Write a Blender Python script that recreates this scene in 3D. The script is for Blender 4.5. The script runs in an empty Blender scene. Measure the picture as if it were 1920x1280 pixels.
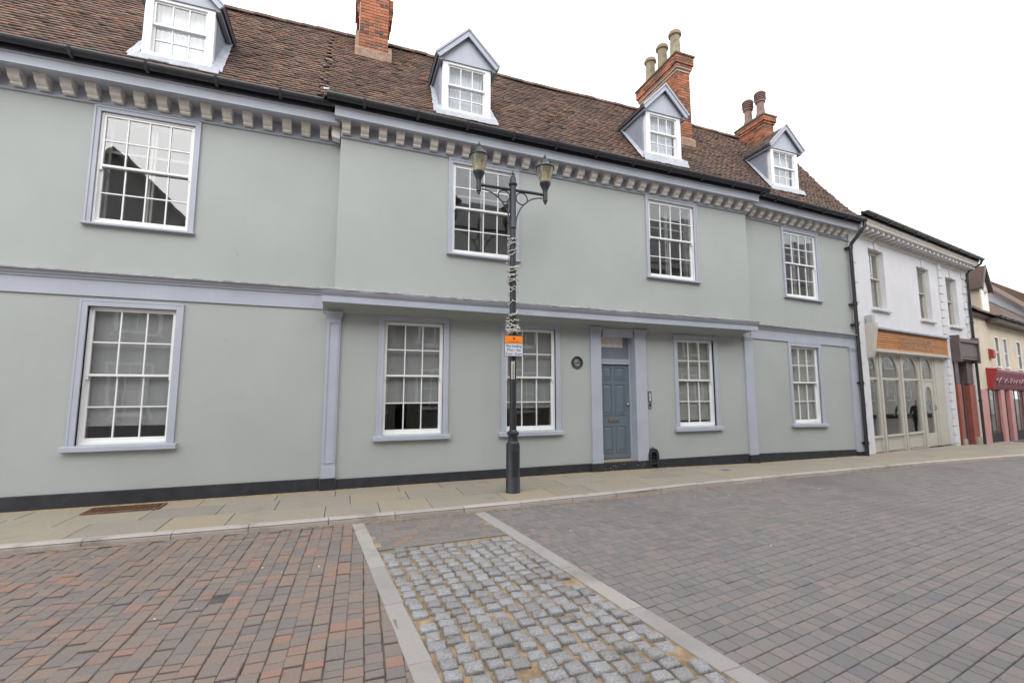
import bpy, bmesh, math, random
from mathutils import Matrix, Vector

R = math.radians
rnd = random.Random(11)
sc = bpy.context.scene
col = sc.collection

# ------------------------------------------------------------------ camera, sky, sun, exposure
cd = bpy.data.cameras.new('camera')
cd.lens = 16.0
cd.sensor_width = 36.0
cd.sensor_fit = 'HORIZONTAL'
cd.clip_start = 0.05
cd.clip_end = 600
cam = bpy.data.objects.new('camera', cd)
cam.location = (0, -8.846, 1.62)
cam.rotation_euler = (R(90 + 6.2), 0, R(-20.1))
col.objects.link(cam)
sc.camera = cam

w = bpy.data.worlds.new('World')
sc.world = w
w.use_nodes = True
nt = w.node_tree
nt.nodes.clear()
sky = nt.nodes.new('ShaderNodeTexSky')
sky.sky_type = 'NISHITA'
sky.sun_disc = False
sky.sun_elevation = R(33)
sky.sun_rotation = R(200)
sky.air_density = 1.0
sky.dust_density = 6.0
hs = nt.nodes.new('ShaderNodeHueSaturation')
hs.inputs['Saturation'].default_value = 0.12
mx = nt.nodes.new('ShaderNodeMix')
mx.data_type = 'RGBA'
mx.inputs['Factor'].default_value = 0.85            # a closed cloud deck over most of the sky
mx.inputs['B'].default_value = (22.0, 22.3, 23.2, 1)
bg = nt.nodes.new('ShaderNodeBackground')
bg.inputs['Strength'].default_value = 0.11
wo = nt.nodes.new('ShaderNodeOutputWorld')
nt.links.new(sky.outputs[0], hs.inputs['Color'])
nt.links.new(hs.outputs[0], mx.inputs['A'])
nt.links.new(mx.outputs['Result'], bg.inputs['Color'])
nt.links.new(bg.outputs[0], wo.inputs[0])

sd = bpy.data.lights.new('sun', 'SUN')
sd.energy = 1.5
sd.angle = R(50)
sd.color = (1.0, 0.97, 0.93)
sun = bpy.data.objects.new('sun', sd)
sun.rotation_euler = (R(57), 0, R(-20))
col.objects.link(sun)

sc.view_settings.view_transform = 'Standard'
sc.view_settings.look = 'None'
sc.view_settings.exposure = 0.0
sc.view_settings.gamma = 1.0
sc.view_settings.use_curve_mapping = False


# ------------------------------------------------------------------ materials
def lin(r, g, b):
    f = lambda c: (c / 255 / 12.92) if c <= 10 else ((c / 255 + 0.055) / 1.055) ** 2.4
    return (f(r), f(g), f(b), 1.0)


def new_mat(name):
    m = bpy.data.materials.new(name)
    m.use_nodes = True
    n = m.node_tree.nodes
    p = n['Principled BSDF']
    return m, n, m.node_tree.links, p


def noise(n, l, pos, scale, detail=5, rough=0.55):
    t = n.new('ShaderNodeTexNoise')
    t.inputs['Scale'].default_value = scale
    t.inputs['Detail'].default_value = detail
    t.inputs['Roughness'].default_value = rough
    l.new(pos, t.inputs['Vector'])
    return t.outputs['Fac']


def ramp(n, l, fac, stops, interp='LINEAR'):
    r = n.new('ShaderNodeValToRGB')
    r.color_ramp.interpolation = interp
    e = r.color_ramp.elements
    while len(e) < len(stops):
        e.new(0.5)
    for i, (p, c) in enumerate(stops):
        e[i].position = p
        e[i].color = c if len(c) == 4 else (*c, 1)
    l.new(fac, r.inputs['Fac'])
    return r.outputs['Color']


def mixc(n, l, fac, a, b, mode='MIX'):
    m = n.new('ShaderNodeMix')
    m.data_type = 'RGBA'
    m.blend_type = mode
    for sock, v in (('Factor', fac), ('A', a), ('B', b)):
        s = [i for i in m.inputs if i.name == sock and (i.type == ('VALUE' if sock == 'Factor' else 'RGBA'))][0]
        if hasattr(v, 'is_output'):
            l.new(v, s)
        else:
            s.default_value = v
    return [o for o in m.outputs if o.type == 'RGBA'][0]


def grey(v):
    return (v, v, v, 1)


def pos_out(n):
    g = n.new('ShaderNodeNewGeometry')
    return g.outputs['Position']


def add_bump(n, l, p, h, strength, dist=0.01):
    b = n.new('ShaderNodeBump')
    b.inputs['Strength'].default_value = strength
    b.inputs['Distance'].default_value = dist
    l.new(h, b.inputs['Height'])
    l.new(b.outputs[0], p.inputs['Normal'])


def tint_out(n, l):
    a = n.new('ShaderNodeAttribute')
    a.attribute_name = 'tint'
    o = n.new('ShaderNodeObjectInfo')
    s = n.new('ShaderNodeMath')
    s.operation = 'ADD'
    l.new(a.outputs['Fac'], s.inputs[0])
    l.new(o.outputs['Random'], s.inputs[1])
    f = n.new('ShaderNodeMath')
    f.operation = 'FRACT'
    l.new(s.outputs[0], f.inputs[0])
    return f.outputs[0]


def paint(name, c, rough=0.55, mottle=0.10, scale=1.3, bump=0.15, bscale=90, dirt=0.0):
    m, n, l, p = new_mat(name)
    pos = pos_out(n)
    f = noise(n, l, pos, scale, 7, 0.6)
    lo = tuple(x * (1 - mottle) for x in c[:3])
    hi = tuple(min(1, x * (1 + mottle * 0.6)) for x in c[:3])
    cc = ramp(n, l, f, [(0.32, lo), (0.68, hi)])
    if dirt:
        mp = n.new('ShaderNodeMapping')
        mp.inputs['Scale'].default_value = (7, 7, 0.7)
        l.new(pos, mp.inputs['Vector'])
        st = noise(n, l, mp.outputs[0], 1.0, 6, 0.65)
        df = ramp(n, l, st, [(0.52, (0, 0, 0)), (0.78, (dirt, dirt, dirt))])
        cc = mixc(n, l, df, cc, tuple(x * 0.55 for x in c[:3]) + (1,))
    l.new(cc, p.inputs['Base Color'])
    p.inputs['Roughness'].default_value = rough
    if bump:
        add_bump(n, l, p, noise(n, l, pos, bscale, 4), bump, 0.004)
    return m


def show(r, g, b, k=0.86):
    c = lin(r, g, b)
    return (c[0] * k, c[1] * k, c[2] * k, 1)


def blocks(name, stops, speck=0.25, sscale=120, rough=0.8, bump=0.35, bscale=70, patch=None):
    """small masonry pieces: the tone of each piece from its own tint, with grain on top"""
    m, n, l, p = new_mat(name)
    pos = pos_out(n)
    cc = ramp(n, l, tint_out(n, l), stops)
    g = noise(n, l, pos, sscale, 5, 0.7)
    gg = ramp(n, l, g, [(0.3, grey(1 - speck)), (0.7, grey(1 + speck * 0.6))])
    cc = mixc(n, l, 1.0, cc, gg, 'MULTIPLY')
    if patch:
        for (ps, c2, lo, hi) in patch:
            f = ramp(n, l, noise(n, l, pos, ps, 5, 0.6), [(lo, (0, 0, 0)), (hi, (1, 1, 1))])
            cc = mixc(n, l, f, cc, c2)
    l.new(cc, p.inputs['Base Color'])
    p.inputs['Roughness'].default_value = rough
    p.inputs['Specular IOR Level'].default_value = 0.3
    add_bump(n, l, p, noise(n, l, pos, bscale, 6, 0.65), bump, 0.006)
    return m


M = {}
M['wall'] = paint('sage_render', (0.377, 0.402, 0.386, 1), 0.75, 0.06, 0.7, 0.25, 45, dirt=0.05)
M['trim'] = paint('blue_grey_paint', (0.405, 0.432, 0.497, 1), 0.5, 0.08, 1.5, 0.08, dirt=0.12)
M['trimdark'] = paint('slate_blue_paint', (0.20, 0.22, 0.27, 1), 0.5, 0.08, 1.5, 0.08)
M['white'] = paint('white_gloss', (0.80, 0.80, 0.80, 1), 0.35, 0.05, 3, 0.04)
M['stone_trim'] = paint('weathered_stone_paint', (0.74, 0.70, 0.645, 1), 0.7, 0.12, 9, 0.2, dirt=0.3)
M['lead'] = paint('lead', (0.40, 0.42, 0.46, 1), 0.5, 0.22, 6, 0.3, 14)
M['leadwhite'] = paint('weathered_lead_edge', (0.36, 0.355, 0.34, 1), 0.8, 0.6, 7, 0.5, 22)
M['black'] = paint('black_paint', (0.030, 0.032, 0.038, 1), 0.25, 0.2, 8, 0.15)
M['plinth'] = paint('plinth_black', (0.022, 0.024, 0.030, 1), 0.6, 0.4, 5, 0.4, 25, dirt=0.2)
M['door'] = paint('door_blue', (0.135, 0.168, 0.205, 1), 0.4, 0.05, 2, 0.05)
M['metal'] = paint('brushed_metal', (0.42, 0.42, 0.42, 1), 0.35, 0.1, 8, 0.05)
M['brass'] = paint('old_bronze', (0.16, 0.135, 0.115, 1), 0.45, 0.2, 20, 0.1)
M['iron'] = paint('black_iron', (0.024, 0.027, 0.034, 1), 0.42, 0.25, 14, 0.25, 40, dirt=0.2)
M['rust'] = paint('rusty_iron', (0.16, 0.085, 0.045, 1), 0.85, 0.45, 18, 0.5, 60)
M['orange'] = paint('orange_sign', (0.90, 0.25, 0.015, 1), 0.45, 0.03, 3, 0)
M['signwhite'] = paint('sign_white', (0.62, 0.64, 0.72, 1), 0.45, 0.04, 6, 0)
M['ink'] = paint('sign_ink', (0.03, 0.03, 0.045, 1), 0.5, 0.02, 3, 0)
M['red'] = paint('red_plastic', (0.34, 0.03, 0.035, 1), 0.4, 0.05, 3, 0)
M['inkred'] = paint('sign_red', (0.45, 0.05, 0.01, 1), 0.5, 0.02, 3, 0)
M['cordwhite'] = paint('cord_white', (0.60, 0.58, 0.52, 1), 0.5, 0.3, 30, 0)
M['blind'] = paint('blind_fabric', (0.36, 0.35, 0.345, 1), 0.9, 0.06, 2, 0.1, 200)
M['blindlight'] = paint('blind_fabric_light', (0.38, 0.37, 0.34, 1), 0.9, 0.06, 2, 0.1, 200)
M['net'] = paint('net_curtain', (0.66, 0.66, 0.70, 1), 0.9, 0.10, 9, 0.1, 200)
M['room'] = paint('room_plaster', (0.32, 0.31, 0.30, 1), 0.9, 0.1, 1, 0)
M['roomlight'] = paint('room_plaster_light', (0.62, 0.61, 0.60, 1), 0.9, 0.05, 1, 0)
M['mortar'] = paint('lime_mortar', (0.42, 0.34, 0.27, 1), 0.9, 0.2, 12, 0.3)
M['fillet'] = paint('stained_cement', (0.30, 0.20, 0.145, 1), 0.9, 0.35, 9, 0.4, 30, dirt=0.4)
M['under'] = paint('roof_underlay', (0.035, 0.028, 0.024, 1), 0.9, 0.2, 5, 0.2)
M['pot'] = paint('buff_clay', (0.27, 0.225, 0.15, 1), 0.85, 0.35, 7, 0.3, dirt=0.6)
M['potpink'] = paint('pink_clay', (0.24, 0.15, 0.135, 1), 0.8, 0.3, 7, 0.3, dirt=0.4)
M['moss'] = paint('mossy_cement', (0.11, 0.105, 0.06, 1), 0.95, 0.5, 10, 0.6, 30)
M['whitewall'] = paint('white_masonry_paint', (0.66, 0.655, 0.68, 1), 0.8, 0.06, 1.2, 0.35, 16, dirt=0.2)
M['cream'] = paint('cream_render', (0.68, 0.60, 0.47, 1), 0.85, 0.12, 1.5, 0.4, 20, dirt=0.3)
M['stonecream'] = paint('cream_joinery', (0.50, 0.48, 0.42, 1), 0.5, 0.06, 2, 0.05)
M['brown'] = paint('brown_joinery', (0.115, 0.085, 0.083, 1), 0.5, 0.2, 3, 0.1)
M['redwood'] = paint('brick_red_paint', (0.30, 0.085, 0.06, 1), 0.55, 0.2, 4, 0.15, dirt=0.3)
M['pink'] = paint('pink_joinery', (0.55, 0.27, 0.26, 1), 0.55, 0.1, 4, 0.05, dirt=0.2)
M['maroon'] = paint('maroon_board', (0.22, 0.045, 0.075, 1), 0.5, 0.3, 6, 0.05)
M['maroonpale'] = paint('faded_pink_print', (0.42, 0.25, 0.28, 1), 0.5, 0.3, 6, 0.05)
M['blue'] = paint('blue_fascia', (0.05, 0.09, 0.22, 1), 0.5, 0.1, 3, 0.05)
M['slate'] = paint('grey_slate', (0.24, 0.235, 0.23, 1), 0.7, 0.35, 2, 0.4, 12)
M['cheek'] = paint('cheek_paint', (0.27, 0.29, 0.345, 1), 0.55, 0.1, 3, 0.1)
M['oppwall'] = paint('old_brick_far', (0.21, 0.195, 0.165, 1), 0.9, 0.3, 3, 0.3)
M['dark'] = paint('dark_paint_and_shade', (0.012, 0.012, 0.013, 1), 0.6, 0.1, 3, 0)  # near-black paint, also the painted shade under the cellar grating
M['shelf'] = paint('olive_board', (0.20, 0.17, 0.07, 1), 0.7, 0.2, 3, 0)
M['paper'] = paint('shop_cards', (0.50, 0.48, 0.46, 1), 0.7, 0.4, 9, 0)
M['bed'] = paint('joint_dirt', (0.105, 0.092, 0.078, 1), 0.95, 0.35, 6, 0.5, 60)
M['sand'] = paint('joint_sand', (0.31, 0.225, 0.135, 1), 0.95, 0.5, 9, 0.8, 50)
M['drift'] = paint('ochre_grit', (0.36, 0.275, 0.165, 1), 0.95, 0.35, 14, 0.6, 60)
M['drift2'] = paint('channel_grit', (0.24, 0.19, 0.14, 1), 0.95, 0.4, 14, 0.6, 60)
M['bluemark'] = paint('blue_cover', (0.06, 0.11, 0.28, 1), 0.6, 0.2, 8, 0.1)
M['coat'] = paint('dark_cloth', (0.02, 0.02, 0.024, 1), 0.9, 0.2, 9, 0.2)
M['skin'] = paint('skin', (0.42, 0.27, 0.21, 1), 0.6, 0.05, 9, 0)

M['tile'] = blocks('clay_tile', [(0.0, show(100, 83, 76, .74)), (0.2, show(114, 94, 85, .74)), (0.5, show(124, 102, 90, .74)),
                                 (0.75, show(142, 120, 106, .74)), (0.92, show(146, 106, 87, .74)), (1.0, show(92, 79, 74, .74))],
                   0.34, 30, 0.9, 0.5, 40,
                   [(0.55, show(100, 83, 76, .74), 0.50, 0.66), (1.3, show(160, 108, 82, .74), 0.64, 0.76), (2.2, show(114, 106, 88, .74), 0.60, 0.80)])
M['brick'] = blocks('orange_brick', [(0.0, show(188, 116, 84)), (0.3, show(196, 128, 97)), (0.6, show(174, 108, 82)),
                                     (0.80, show(152, 102, 82)), (0.92, show(114, 92, 80)), (1.0, show(100, 84, 75))],
                    0.34, 35, 0.9, 0.5, 40, [(2.0, show(122, 98, 82, 0.8), 0.48, 0.70), (7.0, show(96, 82, 72, 0.8), 0.60, 0.72)])
M['redblock'] = blocks('brown_block', [(0.0, show(148, 127, 117)), (0.2, show(142, 129, 121)), (0.4, show(136, 127, 121)),
                                       (0.58, show(129, 122, 120)), (0.76, show(147, 132, 120)), (0.92, show(154, 128, 115)), (1.0, show(160, 128, 113))],
                       0.26, 130, 0.85, 0.5, 90, [(0.8, show(140, 128, 118), 0.50, 0.75), (0.33, show(126, 115, 107), 0.54, 0.70)])
M['greyblock'] = blocks('grey_block', [(0.0, show(130, 126, 122)), (0.25, show(137, 132, 128)), (0.5, show(124, 121, 120)),
                                       (0.75, show(140, 132, 128)), (0.9, show(143, 132, 127)), (1.0, show(122, 120, 122))],
                        0.20, 130, 0.85, 0.45, 90, [(0.5, show(130, 127, 123), 0.5, 0.8), (0.30, show(116, 112, 109), 0.54, 0.70)])
M['sett'] = blocks('granite_sett', [(0.0, show(158, 156, 156)), (0.3, show(172, 171, 172)), (0.6, show(148, 145, 143)),
                                    (0.8, show(162, 158, 155)), (1.0, show(176, 175, 176))],
                   0.50, 75, 0.55, 0.9, 60, [(6.0, show(112, 105, 101), 0.58, 0.76)])
M['granite'] = blocks('granite_edge', [(0.0, show(170, 165, 160)), (0.5, show(178, 172, 166)), (1.0, show(164, 160, 157))],
                      0.22, 150, 0.75, 0.3, 120, [(1.8, show(146, 140, 134), 0.52, 0.76)])
M['kerb'] = blocks('granite_kerb', [(0.0, show(186, 177, 170)), (0.5, show(196, 187, 179)), (1.0, show(178, 170, 164))],
                   0.22, 110, 0.75, 0.3, 100, [(2.2, show(134, 124, 117), 0.54, 0.76)])
M['slab'] = blocks('york_stone', [(0.0, show(160, 152, 138)), (0.3, show(166, 156, 139)), (0.6, show(154, 148, 138)),
                                  (0.85, show(168, 156, 134)), (1.0, show(150, 145, 135))],
                   0.12, 30, 0.85, 0.3, 30, [(1.1, show(172, 152, 122), 0.56, 0.76), (2.4, show(140, 132, 120), 0.58, 0.78)])
M['quoin'] = paint('quoin_paint', (0.64, 0.64, 0.655, 1), 0.8, 0.08, 2, 0.3, 20, dirt=0.2)
M['slat'] = blocks('cedar_slat', [(0.0, show(206, 136, 76, .7)), (0.4, show(212, 148, 90, .7)), (0.75, show(190, 118, 66, .7)), (1.0, show(218, 160, 106, .7))],
                   0.25, 9, 0.6, 0.2, 40)


def far_paving():
    m, n, l, p = new_mat('distant_paving')
    pos = pos_out(n)
    b = n.new('ShaderNodeTexBrick')
    b.inputs['Scale'].default_value = 1.0
    b.inputs['Brick Width'].default_value = 0.16
    b.inputs['Row Height'].default_value = 0.137
    b.inputs['Mortar Size'].default_value = 0.006
    b.inputs['Color1'].default_value = show(126, 122, 119)
    b.inputs['Color2'].default_value = show(138, 131, 127)
    b.inputs['Mortar'].default_value = show(92, 87, 82)
    mp = n.new('ShaderNodeMapping')
    mp.inputs['Rotation'].default_value = (0, 0, R(-8.6))
    l.new(pos, mp.inputs['Vector'])
    l.new(mp.outputs[0], b.inputs['Vector'])
    g = ramp(n, l, noise(n, l, pos, 2.0, 6), [(0.3, grey(0.85)), (0.7, grey(1.08))])
    l.new(mixc(n, l, 1.0, b.outputs['Color'], g, 'MULTIPLY'), p.inputs['Base Color'])
    p.inputs['Roughness'].default_value = 0.85
    return m


M['farpave'] = far_paving()


def glass(name, r0, tintc=(0.93, 0.95, 0.95, 1), wav=0.02):
    m, n, l, p = new_mat(name)
    n.remove(p)
    lw = n.new('ShaderNodeLayerWeight')
    lw.inputs['Blend'].default_value = 0.5
    pw = n.new('ShaderNodeMath')
    pw.operation = 'POWER'
    pw.inputs[1].default_value = 4.0
    l.new(lw.outputs['Facing'], pw.inputs[0])
    ma = n.new('ShaderNodeMath')
    ma.operation = 'MULTIPLY_ADD'
    ma.inputs[1].default_value = 1 - r0
    ma.inputs[2].default_value = r0
    l.new(pw.outputs[0], ma.inputs[0])
    gl = n.new('ShaderNodeBsdfGlossy')
    gl.inputs['Roughness'].default_value = 0.01
    bn = n.new('ShaderNodeBump')
    bn.inputs['Strength'].default_value = wav
    bn.inputs['Distance'].default_value = 0.05
    l.new(noise(n, l, pos_out(n), 2.5, 2), bn.inputs['Height'])
    l.new(bn.outputs[0], gl.inputs['Normal'])
    tr = n.new('ShaderNodeBsdfTransparent')
    tr.inputs['Color'].default_value = tintc
    ms = n.new('ShaderNodeMixShader')
    l.new(ma.outputs[0], ms.inputs[0])
    l.new(tr.outputs[0], ms.inputs[1])
    l.new(gl.outputs[0], ms.inputs[2])
    l.new(ms.outputs[0], n['Material Output'].inputs[0])
    return m


M['glass'] = glass('window_glass', 0.075, wav=0.012)
M['glassup'] = glass('secondary_glazed_glass', 0.085, wav=0.012)
M['glassshop'] = glass('shop_glass', 0.09, wav=0.01)
M['lampglass'] = glass('lantern_polycarbonate', 0.06, (0.93, 0.91, 0.82, 1), 0.1)
_n, _l = M['lampglass'].node_tree.nodes, M['lampglass'].node_tree.links
_d, _t, _m, _a = _n.new('ShaderNodeBsdfDiffuse'), _n.new('ShaderNodeBsdfTranslucent'), _n.new('ShaderNodeMixShader'), _n.new('ShaderNodeMixShader')
_d.inputs['Color'].default_value = (0.62, 0.59, 0.48, 1)
_t.inputs['Color'].default_value = (0.62, 0.59, 0.48, 1)
_l.new(_d.outputs[0], _m.inputs[1])
_l.new(_t.outputs[0], _m.inputs[2])
_o = _n['Material Output'].inputs[0].links[0].from_socket
_a.inputs[0].default_value = 0.24
_l.new(_o, _a.inputs[1])
_l.new(_m.outputs[0], _a.inputs[2])
_l.new(_a.outputs[0], _n['Material Output'].inputs[0])


# ------------------------------------------------------------------ building helpers
class Fr:
    """a facade's own axes: u along the wall, v into the building, w up"""
    def __init__(s, o=(0, 0, 0), ang=0.0, slope=0.0):
        s.o, s.a, s.sl = o, ang, slope
        s.c, s.s = math.cos(ang), math.sin(ang)

    def __call__(s, u, v, w):
        return (s.o[0] + u * s.c - v * s.s, s.o[1] + u * s.s + v * s.c, s.o[2] + w + s.sl * u)


F0 = Fr()
ORG = {}


class MB:
    def __init__(s, F=F0):
        s.v, s.f, s.F, s.t = [], [], F, []

    def add(s, pts, faces, tint=0.0):
        n = len(s.v)
        s.v += [s.F(*p) for p in pts]
        s.f += [tuple(i + n for i in f) for f in faces]
        s.t += [tint] * len(faces)
        return s

    def box(s, u0, u1, v0, v1, w0, w1, tint=0.0):
        return s.add([(u0, v0, w0), (u1, v0, w0), (u1, v1, w0), (u0, v1, w0), (u0, v0, w1), (u1, v0, w1), (u1, v1, w1), (u0, v1, w1)],
                     [(0, 3, 2, 1), (4, 5, 6, 7), (0, 1, 5, 4), (1, 2, 6, 5), (2, 3, 7, 6), (3, 0, 4, 7)], tint)

    def prism(s, prof, u0, u1):
        n = len(prof)
        pts = [(u0, v, w_) for v, w_ in prof] + [(u1, v, w_) for v, w_ in prof]
        fs = [tuple(range(n))[::-1], tuple(range(n, 2 * n))]
        fs += [(i, (i + 1) % n, n + (i + 1) % n, n + i) for i in range(n)]
        return s.add(pts, fs)

    def plate(s, poly, v0, v1):
        n = len(poly)
        pts = [(u, v0, w_) for u, w_ in poly] + [(u, v1, w_) for u, w_ in poly]
        fs = [tuple(range(n)), tuple(range(n, 2 * n))[::-1]]
        fs += [(i, n + i, n + (i + 1) % n, (i + 1) % n) for i in range(n)]
        return s.add(pts, fs)

    def lathe(s, c, prof, n=20, cap=True):
        pts, fs = [], []
        for r, z in prof:
            for k in range(n):
                a = 2 * math.pi * k / n
                pts.append((c[0] + r * math.cos(a), c[1] + r * math.sin(a), c[2] + z))
        for j in range(len(prof) - 1):
            for k in range(n):
                k2 = (k + 1) % n
                fs.append((j * n + k, j * n + k2, (j + 1) * n + k2, (j + 1) * n + k))
        if cap:
            fs.append(tuple(range(n))[::-1])
            m = (len(prof) - 1) * n
            fs.append(tuple(range(m, m + n)))
        return s.add(pts, fs)

    def tube(s, path, r, n=8, rr=None):
        P = [Vector(p) for p in path]
        pts, fs = [], []
        prev = None
        for i, p in enumerate(P):
            t = (P[min(i + 1, len(P) - 1)] - P[max(i - 1, 0)]).normalized()
            if prev is None:
                a = t.orthogonal().normalized()
            else:
                a = (prev - t * prev.dot(t)).normalized()
            prev = a
            b = t.cross(a)
            ri = rr[i] if rr else r
            for k in range(n):
                q = 2 * math.pi * k / n
                pts.append(tuple(p + (a * math.cos(q) + b * math.sin(q)) * ri))
        for j in range(len(P) - 1):
            for k in range(n):
                k2 = (k + 1) % n
                fs.append((j * n + k, j * n + k2, (j + 1) * n + k2, (j + 1) * n + k))
        fs.append(tuple(range(n))[::-1])
        m = (len(P) - 1) * n
        fs.append(tuple(range(m, m + n)))
        return s.add(pts, fs)

    def build(s, name, mat, parent=None, smooth=False, bevel=0.0, fix=True):
        o0 = ORG.get(parent.name, (0, 0, 0)) if parent else (0, 0, 0)
        me = bpy.data.meshes.new(name)
        me.from_pydata([(x - o0[0], y - o0[1], z - o0[2]) for x, y, z in s.v], [], s.f)
        if any(s.t):
            at = me.attributes.new('tint', 'FLOAT', 'FACE')
            at.data.foreach_set('value', s.t)
        if fix:
            bm = bmesh.new()
            bm.from_mesh(me)
            bmesh.ops.recalc_face_normals(bm, faces=bm.faces)
            bm.to_mesh(me)
            bm.free()
        me.materials.append(M[mat])
        if smooth:
            me.polygons.foreach_set('use_smooth', [True] * len(me.polygons))
        me.update()
        o = bpy.data.objects.new(name, me)
        col.objects.link(o)
        if smooth:
            md = o.modifiers.new('edge', 'EDGE_SPLIT')
            md.split_angle = R(38)
        if bevel:
            md = o.modifiers.new('bevel', 'BEVEL')
            md.width = bevel
            md.segments = 2
            md.limit_method = 'ANGLE'
        if parent:
            o.parent = parent
            ORG[o.name] = o0
        else:
            ORG[o.name] = (0, 0, 0)
        return o


def thing(name, label, cat, loc, group=None):
    o = bpy.data.objects.new(name, None)
    o.location = loc
    o.empty_display_size = 0.2
    col.objects.link(o)
    ORG[o.name] = loc
    o['label'] = label
    o['category'] = cat
    if group:
        o['group'] = group
    return o


def tag(o, label, cat, group=None):
    o['label'] = label
    o['category'] = cat
    if group:
        o['group'] = group
    return o


def structure(o):
    o['kind'] = 'structure'
    return o


def inst(name, me, parent, mat4):
    o = bpy.data.objects.new(name, me)
    col.objects.link(o)
    o0 = ORG[parent.name]
    o.parent = parent
    o.matrix_local = Matrix.Translation((-o0[0], -o0[1], -o0[2])) @ mat4
    ORG[o.name] = o0
    return o


UNIT = {}


def ubox(name, mat, parent, F, u0, u1, v0, v1, w0, w1):
    """one plain rectangular piece: all pieces of a material share one mesh"""
    if mat not in UNIT:
        mb = MB()
        mb.box(-.5, .5, -.5, .5, -.5, .5)
        me = bpy.data.meshes.new('piece_' + mat)
        me.from_pydata(mb.v, [], mb.f)
        me.materials.append(M[mat])
        UNIT[mat] = me
    c = F((u0 + u1) / 2, (v0 + v1) / 2, (w0 + w1) / 2)
    m = Matrix.Translation(c) @ Matrix.Rotation(F.a, 4, 'Z') @ Matrix.Diagonal((abs(u1 - u0), abs(v1 - v0), abs(w1 - w0), 1))
    return inst(name, UNIT[mat], parent, m)


def wall_mesh(F, u0, u1, w0, w1, ops, v=0.0, th=0.35, mb=None):
    mb = mb or MB(F)
    us = sorted({u0, u1, *[o[0] for o in ops], *[o[1] for o in ops]})
    ws = sorted({w0, w1, *[max(o[2], w0) for o in ops], *[o[3] for o in ops]})
    us = [u for u in us if u0 <= u <= u1]
    for i in range(len(us) - 1):
        for j in range(len(ws) - 1):
            cu, cw = (us[i] + us[i + 1]) / 2, (ws[j] + ws[j + 1]) / 2
            if any(o[0] < cu < o[1] and o[2] < cw < o[3] for o in ops):
                continue
            a, b, c, d = us[i], us[i + 1], ws[j], ws[j + 1]
            mb.add([(a, v, c), (b, v, c), (b, v, d), (a, v, d)], [(0, 1, 2, 3)])
            mb.add([(a, v + th, c), (b, v + th, c), (b, v + th, d), (a, v + th, d)], [(3, 2, 1, 0)])
    for a, b, c, d in ops:
        c = max(c, w0)
        mb.add([(a, v, c), (a, v, d), (a, v + th, d), (a, v + th, c)], [(0, 1, 2, 3)])
        mb.add([(b, v, c), (b, v, d), (b, v + th, d), (b, v + th, c)], [(3, 2, 1, 0)])
        mb.add([(a, v, d), (b, v, d), (b, v + th, d), (a, v + th, d)], [(0, 1, 2, 3)])
        mb.add([(a, v, c), (b, v, c), (b, v + th, c), (a, v + th, c)], [(3, 2, 1, 0)])
    for a in (u0, u1):
        mb.add([(a, v, w0), (a, v, w1), (a, v + th, w1), (a, v + th, w0)], [(0, 1, 2, 3) if a == u0 else (3, 2, 1, 0)])
    mb.add([(u0, v, w1), (u1, v, w1), (u1, v + th, w1), (u0, v + th, w1)], [(0, 1, 2, 3)])
    return mb


def text_mesh(name, s, size, mat, parent, M4, align='CENTER', ext=0.001):
    cu = bpy.data.curves.new('lettering', 'FONT')
    cu.body = s
    cu.size = size
    cu.align_x = align
    cu.extrude = ext
    tmp = bpy.data.objects.new('tmp_text', cu)
    col.objects.link(tmp)
    bpy.context.view_layer.update()
    me = bpy.data.meshes.new_from_object(tmp)
    bpy.data.objects.remove(tmp)
    bpy.data.curves.remove(cu)
    me.materials.clear()
    me.materials.append(M[mat])
    me.name = name
    return inst(name, me, parent, M4)


def gz(x):
    """height of the pavement along the street"""
    k = [(-60, -.11), (6, -.11), (9.5, -.165), (14.5, -.21), (20.5, -.32), (24, -.46), (34, -.62), (60, -.9), (200, -2)]
    for (a, b), (c, d) in zip(k, k[1:]):
        if x <= c:
            return b + (d - b) * max(0, (x - a)) / (c - a)
    return -2


def kerb_y(x):
    """road-side face of the kerb"""
    k = [(-60, -1.3), (-8, -1.90), (-3, -1.95), (0.2, -2.01), (2.2, -2.02), (5, -1.92), (9.5, -1.52), (13.5, -1.31), (19.7, -0.98), (30, 0.6), (60, 6), (200, 30)]
    for (a, b), (c, d) in zip(k, k[1:]):
        if x <= c:
            return b + (d - b) * (x - a) / (c - a)
    return 6


ROAD = -0.075      # road surface below the pavement


# ------------------------------------------------------------------ ground, pavement, kerb
def sheet(name, mat, xs, y0f, y1f, dz, parent=None):
    mb = MB()
    pts = []
    for x in xs:
        pts += [(x, y0f(x), gz(x) + dz), (x, y1f(x), gz(x) + dz)]
    mb.add(pts, [(2 * i, 2 * i + 2, 2 * i + 3, 2 * i + 1) for i in range(len(xs) - 1)])
    return mb.build(name, mat, parent, fix=False)


GX = [-300, -60, -30] + list(range(-14, 40, 1)) + [60, 100, 200, 320]
ground = structure(sheet('ground', 'farpave', GX, lambda x: -300, lambda x: 320, ROAD - 0.075))
pav = structure(sheet('pavement', 'bed', [x for x in GX if -15 <= x <= 40], kerb_y, lambda x: 9.0 if x > 14 else 0.5, -0.012))

# flagstones
pr = random.Random(5)


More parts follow.
